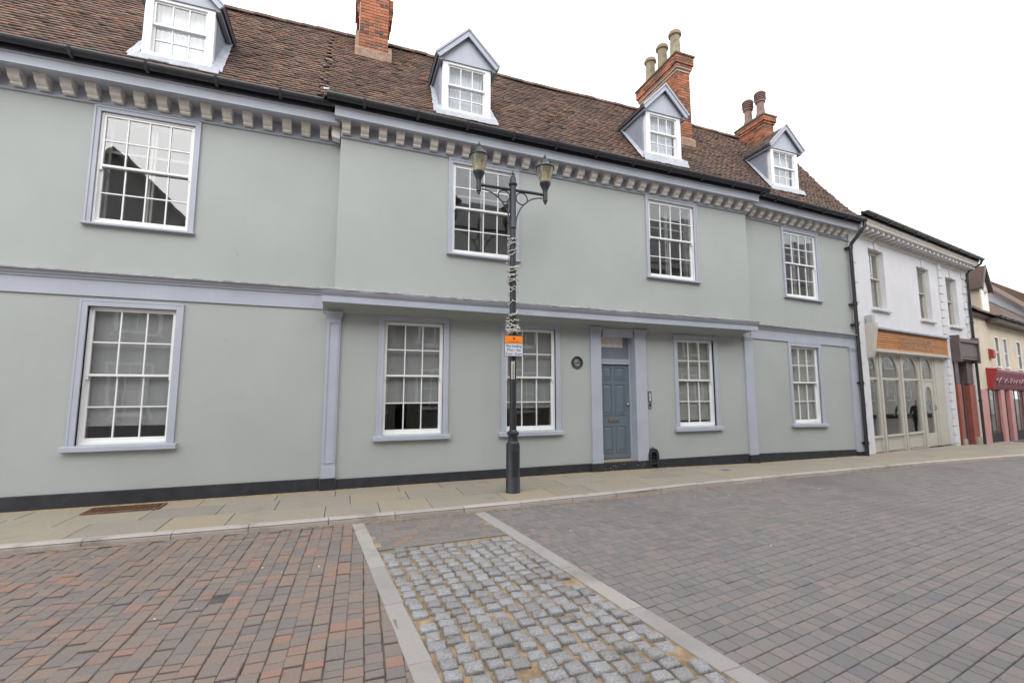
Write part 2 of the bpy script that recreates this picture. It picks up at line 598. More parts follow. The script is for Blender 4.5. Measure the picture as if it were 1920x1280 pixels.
def flag(x0, x1, y0a, y0b, y1a, y1b, tint):
    g = 0.005
    x0 += g
    x1 -= g
    dz = pr.uniform(-.002, .002)
    mb = MB()
    b = 0.004
    lo = [(x0, y0a + g, 0), (x1, y0b + g, 0), (x1, y1b - g, 0), (x0, y1a - g, 0)]
    hi = [(x0 + b, y0a + g + b, 1), (x1 - b, y0b + g + b, 1), (x1 - b, y1b - g - b, 1), (x0 + b, y1a - g - b, 1)]
    pts = [(x, y, gz(x) - .05 + dz) for x, y, _ in lo] + [(x, y, gz(x) - .004 + dz) for x, y, _ in lo] + [(x, y, gz(x) + dz) for x, y, _ in hi]
    fs = [(8, 9, 10, 11)]
    for k in range(4):
        k2 = (k + 1) % 4
        fs += [(k, k2, 4 + k2, 4 + k), (4 + k, 4 + k2, 8 + k2, 8 + k)]
    mb.add(pts, fs, tint)
    mb.build('paving_slab', 'slab', pav)


def wall_line(x):
    """foot of the buildings"""
    if x < 9.76:
        return 0.02
    if x < 14.02:
        return 0.02 + (x - 9.76) * math.tan(R(2.5))
    return 0.21 + (x - 14.02) * math.tan(R(10.2))


rows = [(0.0, 0.36), (0.36, 0.70), (0.70, 1.0)]
for ri, (a, b) in enumerate(rows):
    x = -8.0 + 0.35 * ri
    while x < 26:
        wd = pr.choice([0.62, 0.75, 0.9, 0.9, 1.05])
        if ri == 0:
            wd = pr.choice([0.75, 0.9, 1.2])
        if x > 14:
            wd *= 1.5
        x1 = x + wd
        K = lambda q: kerb_y(q) + 0.145
        W = lambda q: wall_line(q)
        ya = lambda q, t: K(q) + (W(q) - K(q)) * t
        flag(x, x1, ya(x, a), ya(x1, a), ya(x, b), ya(x1, b), pr.random())
        x = x1

# kerb stones
x = -9.3
while x < 30:
    L = pr.uniform(0.82, 1.02) * (1.0 if x < 12 else 1.4)
    x0, x1 = x + .004, x + L - .004
    mb = MB()
    pts, n = [], 0
    for q in (x0, x1):
        ky, g = kerb_y(q), gz(q)
        prof = [(0, -.20), (0, -.032), (.006, -.018), (.018, -.006), (.034, 0.003), (.14, .003), (.14, -.20)]
        n = len(prof)
        pts += [(q, ky + py, g + pz) for py, pz in prof]
    fs = [tuple(range(n)), tuple(range(n, 2 * n))[::-1]] + [(i, n + i, n + (i + 1) % n, (i + 1) % n) for i in range(n)]
    mb.add(pts, fs, pr.random())
    mb.build('kerb_stone', 'kerb', pav)
    x += L


# ------------------------------------------------------------------ block paving
def block_pts(cx, cy, lx, ly, ang, z, r, h=0.03, bev=0.006, j=0.0):
    ca, sa = math.cos(ang), math.sin(ang)
    out = []
    for lev, ins in ((-h, 0), (-bev, 0), (0, bev)):
        for sx, sy in ((-1, -1), (1, -1), (1, 1), (-1, 1)):
            px, py = sx * (lx / 2 - ins), sy * (ly / 2 - ins)
            out.append((cx + px * ca - py * sa, cy + px * sa + py * ca, z + lev))
    return out


BF = [(8, 9, 10, 11)] + [f for k in range(4) for f in ((k, (k + 1) % 4, 4 + (k + 1) % 4, 4 + k), (4 + k, 4 + (k + 1) % 4, 8 + (k + 1) % 4, 8 + k))]
BLOCK = {}


def block_mesh(mat):
    if mat not in BLOCK:
        me = bpy.data.meshes.new('block_' + mat)
        me.from_pydata(block_pts(0, 0, 1, 1, 0, 0, None, 0.03, 0.006), [], BF)
        # bevel sized for a block of about 0.16 m once scaled
        for v in me.vertices:
            if v.index >= 8:
                v.co.x = math.copysign(0.5 - 0.033, v.co.x)
                v.co.y = math.copysign(0.5 - 0.033, v.co.y)
        me.materials.append(M[mat])
        BLOCK[mat] = me
    return BLOCK[mat]


CAM = Vector(cam.location)


def lay(items, mat, parent, piece, field):
    """items: (x, y, lx, ly, ang, z, tiltx, tilty); the 300 that show largest are pieces, the rest one field"""
    fwd = Vector((math.sin(R(20.1)), math.cos(R(20.1)), 0))
    rt = Vector((fwd.y, -fwd.x, 0))

    def size(i):
        d = Vector((i[0], i[1], -.17)) - CAM
        dep = d.dot(fwd)
        if dep < 1.2 or abs(d.dot(rt)) > dep * 1.18 or -d.z / dep > 0.92:
            return 0
        return 1 / dep
    items.sort(key=size, reverse=True)
    me = block_mesh(mat)
    for i in items[:300]:
        m = Matrix.Translation((i[0], i[1], i[5])) @ Matrix.Rotation(i[4], 4, 'Z') @ Matrix.Rotation(i[6], 4, 'X') @ Matrix.Rotation(i[7], 4, 'Y') @ Matrix.Diagonal((i[2], i[3], 1, 1))
        inst(piece, me, parent, m)
    mb = MB()
    for i in items[300:]:
        p = block_pts(0, 0, i[2], i[3], 0, 0, None)
        m = Matrix.Translation((i[0], i[1], i[5])) @ Matrix.Rotation(i[4], 4, 'Z') @ Matrix.Rotation(i[6], 4, 'X') @ Matrix.Rotation(i[7], 4, 'Y')
        mb.add([tuple(m @ Vector(q)) for q in p], BF, rnd.random() * 0.999 + 0.0005)
    o = mb.build(field, mat, parent, fix=False)
    o['kind'] = 'stuff'


def strip_l(y):       # left edge of the left granite strip
    return 0.16 - (y + 2.0) * 0.084


def strip_r(y):       # right edge of the right granite strip
    return 2.05 - (y + 2.0) * 0.112


# brown-red blocks, courses running away from the kerb
def bed(name, xs, edge):
    mb = MB()
    pts = []
    for x in xs:
        pts += [(x, -10.2, gz(x) + ROAD - .0145), (x, kerb_y(x) + .02, gz(x) + ROAD - .0145)]
    mb.add(pts, [(2 * i, 2 * i + 2, 2 * i + 3, 2 * i + 1) for i in range(len(xs) - 1)])
    x = xs[-1] if edge(-5) > xs[0] and xs[0] < 0 else xs[0]
    q = [(x, -10.2), (edge(-10.2), -10.2), (edge(-1.98), -1.98), (x, kerb_y(x) + .02)]
    mb.add([(a, b, gz(a) + ROAD - .0145) for a, b in q], [(0, 1, 2, 3) if xs[0] < 0 else (3, 2, 1, 0)])
    return structure(mb.build(name, 'bed', None, fix=False))


brown_bed = bed('brown_block_paving', list(range(-13, 1)), lambda y: strip_l(y) + .08)
items = []
a0 = R(-2.0)
ca, sa = math.cos(a0), math.sin(a0)
cw = 0.127
k = -92
while k < 16:
    v = -10 + rnd.random() * 0.1
    wob = rnd.uniform(-.004, .004)
    while v < 0.5:
        ln = rnd.choice([0.085, 0.085, 0.127, 0.127, 0.170])
        cx_, cy_ = (k + .5) * cw, v + ln / 2
        X = cx_ * ca - cy_ * sa + wob
        Y = cx_ * sa + cy_ * ca
        v += ln
        if X > strip_l(Y) + 0.05 or Y > kerb_y(X) + 0.03 or Y < -9.9 or X < -11.5:
            continue
        items.append((X + rnd.uniform(-.003, .003), Y, cw - rnd.uniform(.003, .009), ln - rnd.uniform(.004, .010), a0 + rnd.gauss(0, .012),
                      gz(X) + ROAD + rnd.gauss(0, .0035) - 0.004, rnd.gauss(0, .012), rnd.gauss(0, .012)))
    k += 1
lay(items, 'redblock', brown_bed, 'paving_block', 'paving_block_field')

# grey blocks of the carriageway, courses following the bend
grey_bed = bed('road', [3.2 + i * .5 for i in range(46)], lambda y: strip_r(y) - .08)
items = []
a1 = R(8.6)
ca, sa = math.cos(a1), math.sin(a1)
k = -110
while k < 18:
    u = -2 + rnd.random() * 0.2
    while u < 28:
        ln = rnd.choice([0.09, 0.125, 0.125, 0.18, 0.18, 0.155])
        cx_, cy_ = u + ln / 2, (k + .5) * 0.125
        X = cx_ * ca - cy_ * sa
        Y = cx_ * sa + cy_ * ca
        u += ln
        if X < strip_r(Y) - 0.05 or Y > kerb_y(X) + 0.03 or Y < -9.9 or X > 23:
            continue
        items.append((X, Y, ln - rnd.uniform(.003, .006), 0.125 - rnd.uniform(.003, .006), a1 + rnd.gauss(0, .008),
                      gz(X) + ROAD + max(-.003, min(.003, rnd.gauss(0, .0014))) - 0.004, rnd.gauss(0, .008), rnd.gauss(0, .008)))
    k += 1
lay(items, 'greyblock', grey_bed, 'paving_block', 'paving_block_field')

# cobbled strip between two granite bands
mb = MB()
mb.add([(strip_l(-10.2) + .08, -10.2, gz(1) + ROAD - .0095), (strip_r(-10.2) - .08, -10.2, gz(1) + ROAD - .0095), (strip_r(-1.95) - .08, -1.95, gz(1) + ROAD - .0095), (strip_l(-1.95) + .08, -1.95, gz(1) + ROAD - .0095)], [(0, 1, 2, 3)])
cob = structure(mb.build('cobble_strip', 'sand', None, fix=False))
# small brown blocks between the kerb and the cross band
items = []
k = 0
while k < 8:
    u = 0.1
    while u < 2.3:
        ln = rnd.choice([0.11, 0.16, 0.16, 0.21])
        X, Y = u + ln / 2, -2.06 - k * 0.135
        u += ln
        if strip_l(Y) + .17 < X < strip_r(Y) - .17:
            items.append((X, Y, ln - .008, .128, rnd.gauss(0, .015), gz(X) + ROAD + rnd.gauss(0, .0015) - .004, rnd.gauss(0, .01), rnd.gauss(0, .01)))
    k += 1
me = block_mesh('redblock')
for i in items:
    m = Matrix.Translation((i[0], i[1], i[5])) @ Matrix.Rotation(i[4], 4, 'Z') @ Matrix.Diagonal((i[2], i[3], 1, 1))
    inst('paving_block', block_mesh('greyblock') if rnd.random() < .88 else me, cob, m)
# granite bands
for side in (0, 1):
    y = -2.03
    while y > -9.6:
        L = rnd.uniform(0.78, 0.98)
        y1 = y - L + .006
        mb = MB()
        if side == 0:
            p = [(strip_l(y), y), (strip_l(y) + .155, y), (strip_l(y1) + .165, y1), (strip_l(y1), y1)]
        else:
            p = [(strip_r(y) - .17, y), (strip_r(y), y), (strip_r(y1), y1), (strip_r(y1) - .18, y1)]
        z = gz(1) + ROAD + rnd.uniform(.001, .004)
        b = .005
        cx_ = sum(q[0] for q in p) / 4
        cy_ = sum(q[1] for q in p) / 4
        sh = lambda q: (q[0] + math.copysign(b, cx_ - q[0]), q[1] + math.copysign(b, cy_ - q[1]))
        mb.add([(*q, z - .06) for q in p] + [(*q, z - b) for q in p] + [(*sh(q), z) for q in p], BF, rnd.random())
        mb.build('granite_kerb_band', 'granite', cob)
        y -= L
mb = MB()
mb.add([(strip_l(-3.12) + .17, -3.13, -.23), (strip_r(-3.1) - .18, -3.09, -.23), (strip_r(-3.2) - .18, -3.20, -.23), (strip_l(-3.2) + .17, -3.25, -.23),
        (strip_l(-3.12) + .17, -3.13, -.182), (strip_r(-3.1) - .18, -3.09, -.182), (strip_r(-3.2) - .18, -3.20, -.182), (strip_l(-3.2) + .17, -3.25, -.182)],
       [(0, 3, 2, 1), (4, 5, 6, 7), (0, 1, 5, 4), (1, 2, 6, 5), (2, 3, 7, 6), (3, 0, 4, 7)])
mb.build('concrete_band', 'greyblock', cob)

# setts: rounded, uneven granite cubes in columns
SETT = []
for q in range(10):
    r2 = random.Random(100 + q)
    ring = []
    base = [(-1, -1), (0, -1.04), (1, -1), (1.03, 0), (1, 1), (0, 1.03), (-1, 1), (-1.04, 0)]
    base = [(a + r2.uniform(-.09, .09), b + r2.uniform(-.09, .09)) for a, b in base]
    pts = [(a * .5, b * .5, -.06) for a, b in base] + [(a * .5, b * .5, -.020) for a, b in base] \
        + [(a * .478, b * .478, -.007 + r2.uniform(-.002, .002)) for a, b in base] + [(a * .42, b * .42, r2.uniform(-.002, .003)) for a, b in base] + [(0, 0, .003)]
    fs = []
    for lev in range(3):
        for k2 in range(8):
            k3 = (k2 + 1) % 8
            fs.append((lev * 8 + k2, lev * 8 + k3, lev * 8 + 8 + k3, lev * 8 + 8 + k2))
    fs += [(24 + k2, 24 + (k2 + 1) % 8, 32) for k2 in range(8)]
    me = bpy.data.meshes.new('sett')
    me.from_pydata(pts, [], fs)
    me.materials.append(M['sett'])
    me.polygons.foreach_set('use_smooth', [i >= 8 for i in range(len(fs))])
    SETT.append((me, pts, fs))
items = []
NC = 11
y = -3.26
y_end = -9.3
for c in range(NC):
    y = -3.27 - rnd.random() * .06
    while y > y_end:
        L = rnd.uniform(.108, .150)
        xl, xr = strip_l(y) + .175, strip_r(y) - .185
        wcol = (xr - xl) / NC
        X = xl + wcol * (c + .5) + rnd.gauss(0, .005)
        if rnd.random() > 0.012:
            rise = rnd.gauss(0.011, .006)
            items.append((X, y - L / 2, wcol * rnd.uniform(.74, .89), L * rnd.uniform(.86, .96), rnd.gauss(-.09, .035), gz(1) + ROAD + rise, rnd.gauss(0, .04), rnd.gauss(0, .04)))
        y -= L
items.sort(key=lambda i: (-(i[1]) if i[1] > -6.9 else 100 - i[1]) * -1 if i[1] > -6.9 else 50)
near = [i for i in items if i[1] > -6.9]
near.sort(key=lambda i: i[1])
rest = near[300:] + [i for i in items if i[1] <= -6.9]
for i in near[:300]:
    m = Matrix.Translation((i[0], i[1], i[5])) @ Matrix.Rotation(i[4], 4, 'Z') @ Matrix.Rotation(i[6], 4, 'X') @ Matrix.Rotation(i[7], 4, 'Y') @ Matrix.Diagonal((i[2], i[3], 1, 1))
    inst('granite_sett', rnd.choice(SETT)[0], cob, m)
mb = MB()
for i in rest:
    m = Matrix.Translation((i[0], i[1], i[5])) @ Matrix.Rotation(i[4], 4, 'Z') @ Matrix.Rotation(i[6], 4, 'X') @ Matrix.Rotation(i[7], 4, 'Y') @ Matrix.Diagonal((i[2], i[3], 1, 1))
    _, pts, fs = rnd.choice(SETT)
    mb.add([tuple(m @ Vector(p)) for p in pts], fs, rnd.random() * .999 + .0005)
o = mb.build('granite_sett_field', 'sett', cob, fix=False, smooth=True)
o['kind'] = 'stuff'

# ------------------------------------------------------------------ the long painted house
house = thing('painted_house', 'long sage green rendered house with blue-grey trim, dormers and brown tiled roof', 'house', (0, 0, gz(0)))
FB = Fr((0, -0.27, 0), 0, -0.013)           # projecting upper bay
FRW = Fr((9.76, 0, 0), R(2.5), -0.022)      # right wing
BX0, BX1 = -0.235, 9.55                     # bay ends
XL, XR = -8.5, 4.27                         # left end; right end in the wing's own u

# openings (white box frames)
GW = [(-3.80, -2.64, 0.80, 2.94), (0.67, 1.80, 0.80, 2.94), (3.10, 4.23, 0.80, 2.93), (7.44, 8.55, 0.78, 2.86)]
DOOR = (5.335, 6.23, -0.3, 2.90)
LUW = (-3.88, -2.58, 4.29, 6.15)
BUW = [(1.88, 3.20, 4.35, 6.19), (6.54, 7.86, 4.35, 6.19)]
RUW = (1.50, 2.83, 4.24, 6.10)
RGW = (1.50, 2.62, 0.80, 2.87)

mb = wall_mesh(F0, XL, 9.80, -0.4, 3.36, GW + [DOOR])
mb = wall_mesh(F0, XL, BX0 + .02, 3.36, 6.9, [LUW], mb=mb)
wall = mb.build('wall', 'wall', house, fix=False)
wall_mesh(FB, BX0, BX1, 3.30, 6.9, BUW, th=0.40).build('bay_wall', 'wall', house, fix=False)
wall_mesh(FRW, -0.10, XR, -0.5, 6.9, [RUW, RGW], v=0.002).build('wing_wall', 'wall', house, fix=False)
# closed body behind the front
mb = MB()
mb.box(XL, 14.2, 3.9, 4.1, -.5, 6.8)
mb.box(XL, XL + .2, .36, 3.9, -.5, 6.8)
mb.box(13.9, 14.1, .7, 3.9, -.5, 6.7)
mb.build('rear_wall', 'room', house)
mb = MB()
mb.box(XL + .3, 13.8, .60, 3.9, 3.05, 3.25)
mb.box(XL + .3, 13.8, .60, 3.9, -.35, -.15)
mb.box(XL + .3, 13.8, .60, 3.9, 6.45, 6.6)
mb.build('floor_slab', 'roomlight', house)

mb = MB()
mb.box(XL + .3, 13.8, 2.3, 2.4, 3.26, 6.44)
mb.build('bounce_panel', 'roomlight', house)  # unseen pale panel added to lighten the upper window panes

# plinth
mb = MB()
for a, b in ((XL, -.36), (-.08, 5.05), (6.55, 9.50)):
    mb.box(a, b, -.035, .05, -.45, 0.105 if b < 0 else 0.07)
mb.box(5.02, 6.57, -.075, .32, -.45, .065)
mb.build('plinth', 'plinth', house, bevel=.006)
mb = MB(FRW)
mb.box(0.06, XR - .36, -.035, .05, -.55, 0.06)
mb.build('plinth', 'plinth', house, bevel=.006)

# cornice: frieze, bed bead, soffit and moulded fascia
def cornice(F, u0, u1, fb, ov, parent, ends=(False, False)):
    top = fb + 0.36
    mb = MB(F)
    mb.prism([(0.05, fb), (-.022, fb), (-.022, fb + .26), (0.05, fb + .26)], u0, u1)
    mb.prism([(0.0, fb - .008), (-.034, fb - .004), (-.045, fb + .012), (-.030, fb + .028), (0.0, fb + .03)], u0, u1)
    mb.build('frieze', 'trim', parent)
    mb = MB(F)
    d = -ov
    mb.prism([(0.04, fb + .24), (d + .06, fb + .24), (d + .06, fb + .215), (d, fb + .215), (d - .012, fb + .217), (d - .012, fb + .235), (d - .002, fb + .24), (d - .014, fb + .355),
              (d - .04, fb + .365), (d - .045, fb + .385), (0.04, fb + .385)], u0 - (.10 if ends[0] else 0), u1 + (.10 if ends[1] else 0))
    mb.build('cornice', 'trim', parent, bevel=0)


def gutter(F, u0, u1, v, w0, parent):
    prof = []
    for k in range(13):
        a = math.pi + math.pi * k / 12
        prof.append((v + .075 * math.cos(a), w0 + .082 * math.sin(a)))
    for k in range(12, -1, -1):
        a = math.pi + math.pi * k / 12
        prof.append((v + .066 * math.cos(a), w0 + .072 * math.sin(a) + .002))
    mb = MB(F)
    mb.prism(prof, u0, u1)
    # beaded outer lip
    mb.prism([(v - .083, w0 - .012), (v - .066, w0 - .012), (v - .066, w0 + .008), (v - .083, w0 + .008)], u0, u1)
    for e in (u0 + .004, u1 - .004):
        mb.prism([(v - .074, w0), (v + .074, w0), (v + .05, w0 - .06), (v, w0 - .095), (v - .05, w0 - .06)], e - .004, e + .004)
    u = u0 + .6
    while u < u1:                              # union sleeves and brackets
        mb.prism([(v - .088, w0 + .002), (v - .05, w0 - .095), (v + .05, w0 - .105), (v + .08, w0 + .002), (v + .06, w0 + .002), (v + .045, w0 - .08), (v - .045, w0 - .08), (v - .07, w0 + .002)], u, u + .045)
        u += 0.95
    mb.build('gutter', 'black', parent, smooth=False)
    # black tilting board behind the gutter, painting in the shade of the gap
    mb = MB(F)
    mb.box(u0 + .03, u1 - .03, v + .078, v + .12, w0 - .12, w0 + .03)
    mb.build('gutter_shade_board', 'black', parent)


def modillions(F, us, fb, ov, parent):
    me = None
    for u in us:
        d = -.215
        prof = [(-.02, fb + .238), (d, fb + .238), (d - .004, fb + .205), (d + .012, fb + .15), (d + .034, fb + .115), (d + .07, fb + .092),
                (-.118, fb + .085), (-.122, fb + .062), (-.105, fb + .044), (-.05, fb + .044), (-.02, fb + .05)]
        if me is None:
            mb = MB()
            mb.prism(prof, -.072, .072)
            mb.box(-.080, .080, -.228, -.02, fb + .214, fb + .2395)
            me = bpy.data.meshes.new('modillion')
            me.from_pydata(mb.v, [], mb.f)
            bm = bmesh.new()
            bm.from_mesh(me)
            bmesh.ops.recalc_face_normals(bm, faces=bm.faces)
            bm.to_mesh(me)
            bm.free()
            me.materials.append(M['stone_trim'])
        inst('modillion', me, parent, Matrix.Translation(F(u, 0, 0)) @ Matrix.Rotation(F.a, 4, 'Z'))


FBL, FBB, FBR = 6.25, 6.28, 6.20
cornice(F0, XL, BX0 - .03, FBL, .40, house)
gutter(F0, XL, BX0 - .13, -.56, FBL + .505, house)
modillions(F0, [-.53 - .3125 * k for k in range(25)], FBL, .40, house)
cornice(FB, BX0 - .01, BX1 + .02, FBB, .33, house, (True, True))
gutter(FB, BX0 - .24, BX1 + .30, -.475, FBB + .50, house)
modillions(FB, [BX0 + .09 + .3225 * k for k in range(31)], FBB, .33, house)
cornice(FRW, 0.02, XR, FBR, .33, house)
gutter(FRW, 0.05, XR + .10, -.49, FBR + .50, house)
modillions(FRW, [.20 + .312 * k for k in range(13)], FBR, .33, house)
# carved bracket on the return of the bay
mb = MB(FB)
mb.plate([(BX0 - .16, FBB + .235), (BX0 - .02, FBB + .235), (BX0 - .02, FBB - .02), (BX0 - .15, FBB + .0), (BX0 - .165, FBB + .06)], .02, .20)
mb.build('corner_bracket', 'stone_trim', house)

# string course left of the bay and on the wing
def string(F, u0, u1, top, parent):
    mb = MB(F)
    mb.box(u0, u1, -.03, .03, top - .36, top - .10)
    mb.prism([(0.02, top - .105), (-.05, top - .105), (-.055, top - .08), (-.085, top - .06), (-.09, top - .035), (-.125, top - .02), (-.13, top - .004), (0.02, top)], u0, u1)
    mb.build('string_course', 'trim', parent)
    mb = MB(F)
    n = int((u1 - u0) / .12)
    for k in range(n):
        a, b = u0 + (u1 - u0) * k / n, u0 + (u1 - u0) * (k + 1) / n
        e = rnd.uniform(-.008, .008)
        mb.prism([(0.0, top + .035), (-.05, top + .022), (-.142 + e, top + .008), (-.146 + e, top - .012), (-.134 + e, top + .001), (0.0, top + .003)], a, b)
    mb.build('lead_capping', 'leadwhite', parent)


string(F0, XL, -.40, 3.455, house)
string(FRW, 0.03, XR - .02, 3.335, house)

# coved hood below the bay
CX0, CX1 = -0.42, 9.50
FC = Fr((0, 0, 0), 0, -0.006)
mb = MB(FC)
prof = [(0.0, 3.03), (-.02, 3.03), (-.02, 3.05)]
for k in range(9):
    a = R(90) * k / 8
    prof.append((-.03 - .38 * (1 - math.cos(a)), 3.055 + .11 * math.sin(a)))
prof += [(-.43, 3.165), (-.43, 3.24), (0.0, 3.24)]
mb.prism(prof, CX0, CX1)
mb.build('cove', 'wall', house)
mb = MB(FC)
mb.prism([(-.431, 3.15), (-.50, 3.15), (-.50, 3.235), (-.488, 3.243), (-.49, 3.262), (-.53, 3.30), (-.56, 3.345), (-.565, 3.368), (-.30, 3.42), (-.02, 3.42), (-.02, 3.241), (-.431, 3.241)], CX0 - .004, CX1 + .004)
mb.build('hood_moulding', 'trim', house)
mb = MB(FC)
n = 80
for k in range(n):
    a, b = CX0 - .02 + (CX1 - CX0 + .04) * k / n, CX0 - .02 + (CX1 - CX0 + .04) * (k + 1) / n
    e = rnd.uniform(-.010, .008)
    mb.prism([(-.265, 3.455), (-.30, 3.435), (-.566 + e, 3.378), (-.572 + e, 3.362 + e * .6), (-.562 + e, 3.370), (-.26, 3.423)], a, b)
mb.build('lead_capping', 'leadwhite', house)

# pilasters
def pilaster(F, u0, u1, base, top, parent, panel=True):
    mb = MB(F)
    p = -.05
    mb.box(u0, u1, p, .03, base, top - .13)
    o = mb.build('pilaster', 'trim', parent, bevel=.004)
    m2 = MB(F)
    m2.box(u0 - .006, u1 + .006, p - .006, .03, base - .001, base + .19)
    m2.build('pilaster_foot', 'trim', o, bevel=.004)
    if panel:
        m2 = MB(F)
        for a, b, c, d in ((u0 + .03, u0 + .042, base + .26, top - .20), (u1 - .042, u1 - .03, base + .26, top - .20), (u0 + .042, u1 - .042, base + .26, base + .272), (u0 + .042, u1 - .042, top - .212, top - .20)):
            m2.box(a, b, p - .014, p + .01, c, d)
        m2.build('panel_mould', 'trim', o)
    m2 = MB(F)
    for k, (e, a, b) in enumerate(((.006, .13, .105), (.013, .105, .085), (.021, .085, .045), (.034, .045, .0))):
        m2.box(u0 - e, u1 + e, p - e, .03, top - a, top - b)
    m2.build('capital', 'trim', o, bevel=.003)
    m2 = MB(F)
    m2.box(u0 - .014, u1 + .014, p - .02, .04, -.5, base - .002)
    m2.build('pedestal', 'plinth', o, bevel=.004)
    return o


pilaster(F0, -.335, -.105, .10, 3.055, house)
pilaster(F0, 5.075, 5.335, .065, 3.04, house, False)
pilaster(F0, 6.23, 6.53, .065, 3.03, house, False)
pilaster(F0, 9.53, 9.80, .04, 3.02, house, False)
pilaster(FRW, XR - .32, XR - .06, .0, 2.975, house, False)


# ------------------------------------------------------------------ sash windows
def sash(part, F, u0, u1, w0, w1, v, cols, rows, st, br, top, bot, gl):
    """one sash: stiles and rails, bars, and a pane in every light"""
    ubox('sash_stile', 'white', part, F, u0, u0 + st, v, v + .04, w0, w1)
    ubox('sash_stile', 'white', part, F, u1 - st, u1, v, v + .04, w0, w1)
    ubox('sash_rail', 'white', part, F, u0 + st, u1 - st, v + .001, v + .039, w1 - top, w1)
    ubox('sash_rail', 'white', part, F, u0 + st, u1 - st, v + .001, v + .039, w0, w0 + bot)
    a0, a1, b0, b1 = u0 + st, u1 - st, w0 + bot, w1 - top
    pw, ph = (a1 - a0) / cols, (b1 - b0) / rows
    for i in range(1, cols):
        ubox('glazing_bar', 'white', part, F, a0 + pw * i - br / 2, a0 + pw * i + br / 2, v + .003, v + .036, b0, b1)
    for j in range(1, rows):
        ubox('glazing_bar', 'white', part, F, a0, a1, v + .005, v + .034, b0 + ph * j - br / 2, b0 + ph * j + br / 2)
    for i in range(cols):
        for j in range(rows):
            q = ubox('pane', gl, part, F, a0 + pw * i + .001, a0 + pw * (i + 1) - .001, v + .018, v + .022, b0 + ph * j + .001, b0 + ph * (j + 1) - .001)
            q.rotation_euler.x += rnd.gauss(0, .0035)
            q.rotation_euler.z += rnd.gauss(0, .0035)


def window(parent, F, op, cols, rt, rb, cw=.10, upper=False, blind=None, gl='glass', sillw=.10, mid=.52, setback=.045, secondary=False, v0=0.0):
    u0, u1, w0, w1 = op
    mb = MB(F)
    f = .028
    s = v0 + setback
    mb.box(u0, u0 + f, s, s + .14, w0, w1)
    mb.box(u1 - f, u1, s, s + .14, w0, w1)
    mb.box(u0 + f, u1 - f, s, s + .14, w1 - f, w1)
    mb.box(u0 + f, u1 - f, s, s + .14, w0, w0 + .03)
    part = mb.build('window', 'white', parent)
    # painted architrave
    mb = MB(F)
    pr_ = v0 - .028
    ct = cw
    for a, b, c, d in ((u0 - cw, u0, w0 - .02, w1 + ct), (u1, u1 + cw, w0 - .02, w1 + ct), (u0, u1, w1, w1 + ct)):
        mb.box(a, b, pr_, v0 + .06, c, d)
    # raised outer fillet
    for a, b, c, d in ((u0 - cw - .002, u0 - cw + .028, w0 - .02, w1 + ct), (u1 + cw - .028, u1 + cw + .002, w0 - .02, w1 + ct), (u0 - cw + .028, u1 + cw - .028, w1 + ct - .026, w1 + ct + .002)):
        mb.box(a, b, pr_ - (.014 if upper else .006), v0 + .05, c, d)
    mb.build('architrave', 'trim', part, bevel=.003)
    mb = MB(F)
    if upper:
        mb.prism([(v0 + .05, w0 - .005), (v0 - .05, w0 - .018), (v0 - .085, w0 - .022), (v0 - .085, w0 - .055), (v0 + .02, w0 - .06)], u0 - cw - .025, u1 + cw + .025)
    else:
        mb.prism([(v0 + .05, w0 - .0), (v0 - .06, w0 - .012), (v0 - .095, w0 - .018), (v0 - .095, w0 - sillw), (v0 + .02, w0 - sillw - .004)], u0 - cw - .05, u1 + cw + .05)
    mb.build('sill', 'trim', part, bevel=.004)
    h = w1 - w0
    wm = w0 + h * mid
    a, b = u0 + f, u1 - f
    sash(part, F, a, b, wm - .02, w1 - f, s + .012, cols, rt, .034, .019, .034, .036, gl)
    sash(part, F, a, b, w0 + .03, wm + .016, s + .060, cols, rb, .034, .019, .036, .065, gl)
    # sash horns
    for e in (a, b - .03):
        ubox('sash_horn', 'white', part, F, e, e + .03, s + .014, s + .05, wm - .075, wm - .02)
    if blind:
        mt, drop = blind
        mb = MB(F)
        n = 10
        z1, z0 = w1 - .04, w1 - .04 - (h - .1) * drop
        pts = []
        for i in range(n + 1):
            uu = a + .01 + (b - a - .02) * i / n
            for zz in (z0, z1):
                pts.append((uu, s + .135 + .004 * math.sin(i * 1.9), zz))
                pts.append((uu, s + .139 + .004 * math.sin(i * 1.9), zz))
        fs = []
        for i in range(n):
            p = 4 * i
            fs += [(p, p + 4, p + 6, p + 2), (p + 1, p + 3, p + 7, p + 5), (p, p + 1, p + 5, p + 4), (p + 2, p + 6, p + 7, p + 3)]
        mb.add(pts, fs)
        mb.box(a + .01, b - .01, s + .128, s + .146, z0 - .022, z0 + .004)
        mb.build('roller_blind', mt, part)
    if secondary:
        for e in [a + (b - a) * q for q in (.02, .48, .52, .96)]:
            ubox('inner_frame', 'blindlight', part, F, e, e + .03, s + .20, s + .23, w0 + .05, w1 - .05)
        ubox('inner_frame', 'blindlight', part, F, a, b, s + .201, s + .229, wm + .30, wm + .34)
    return part


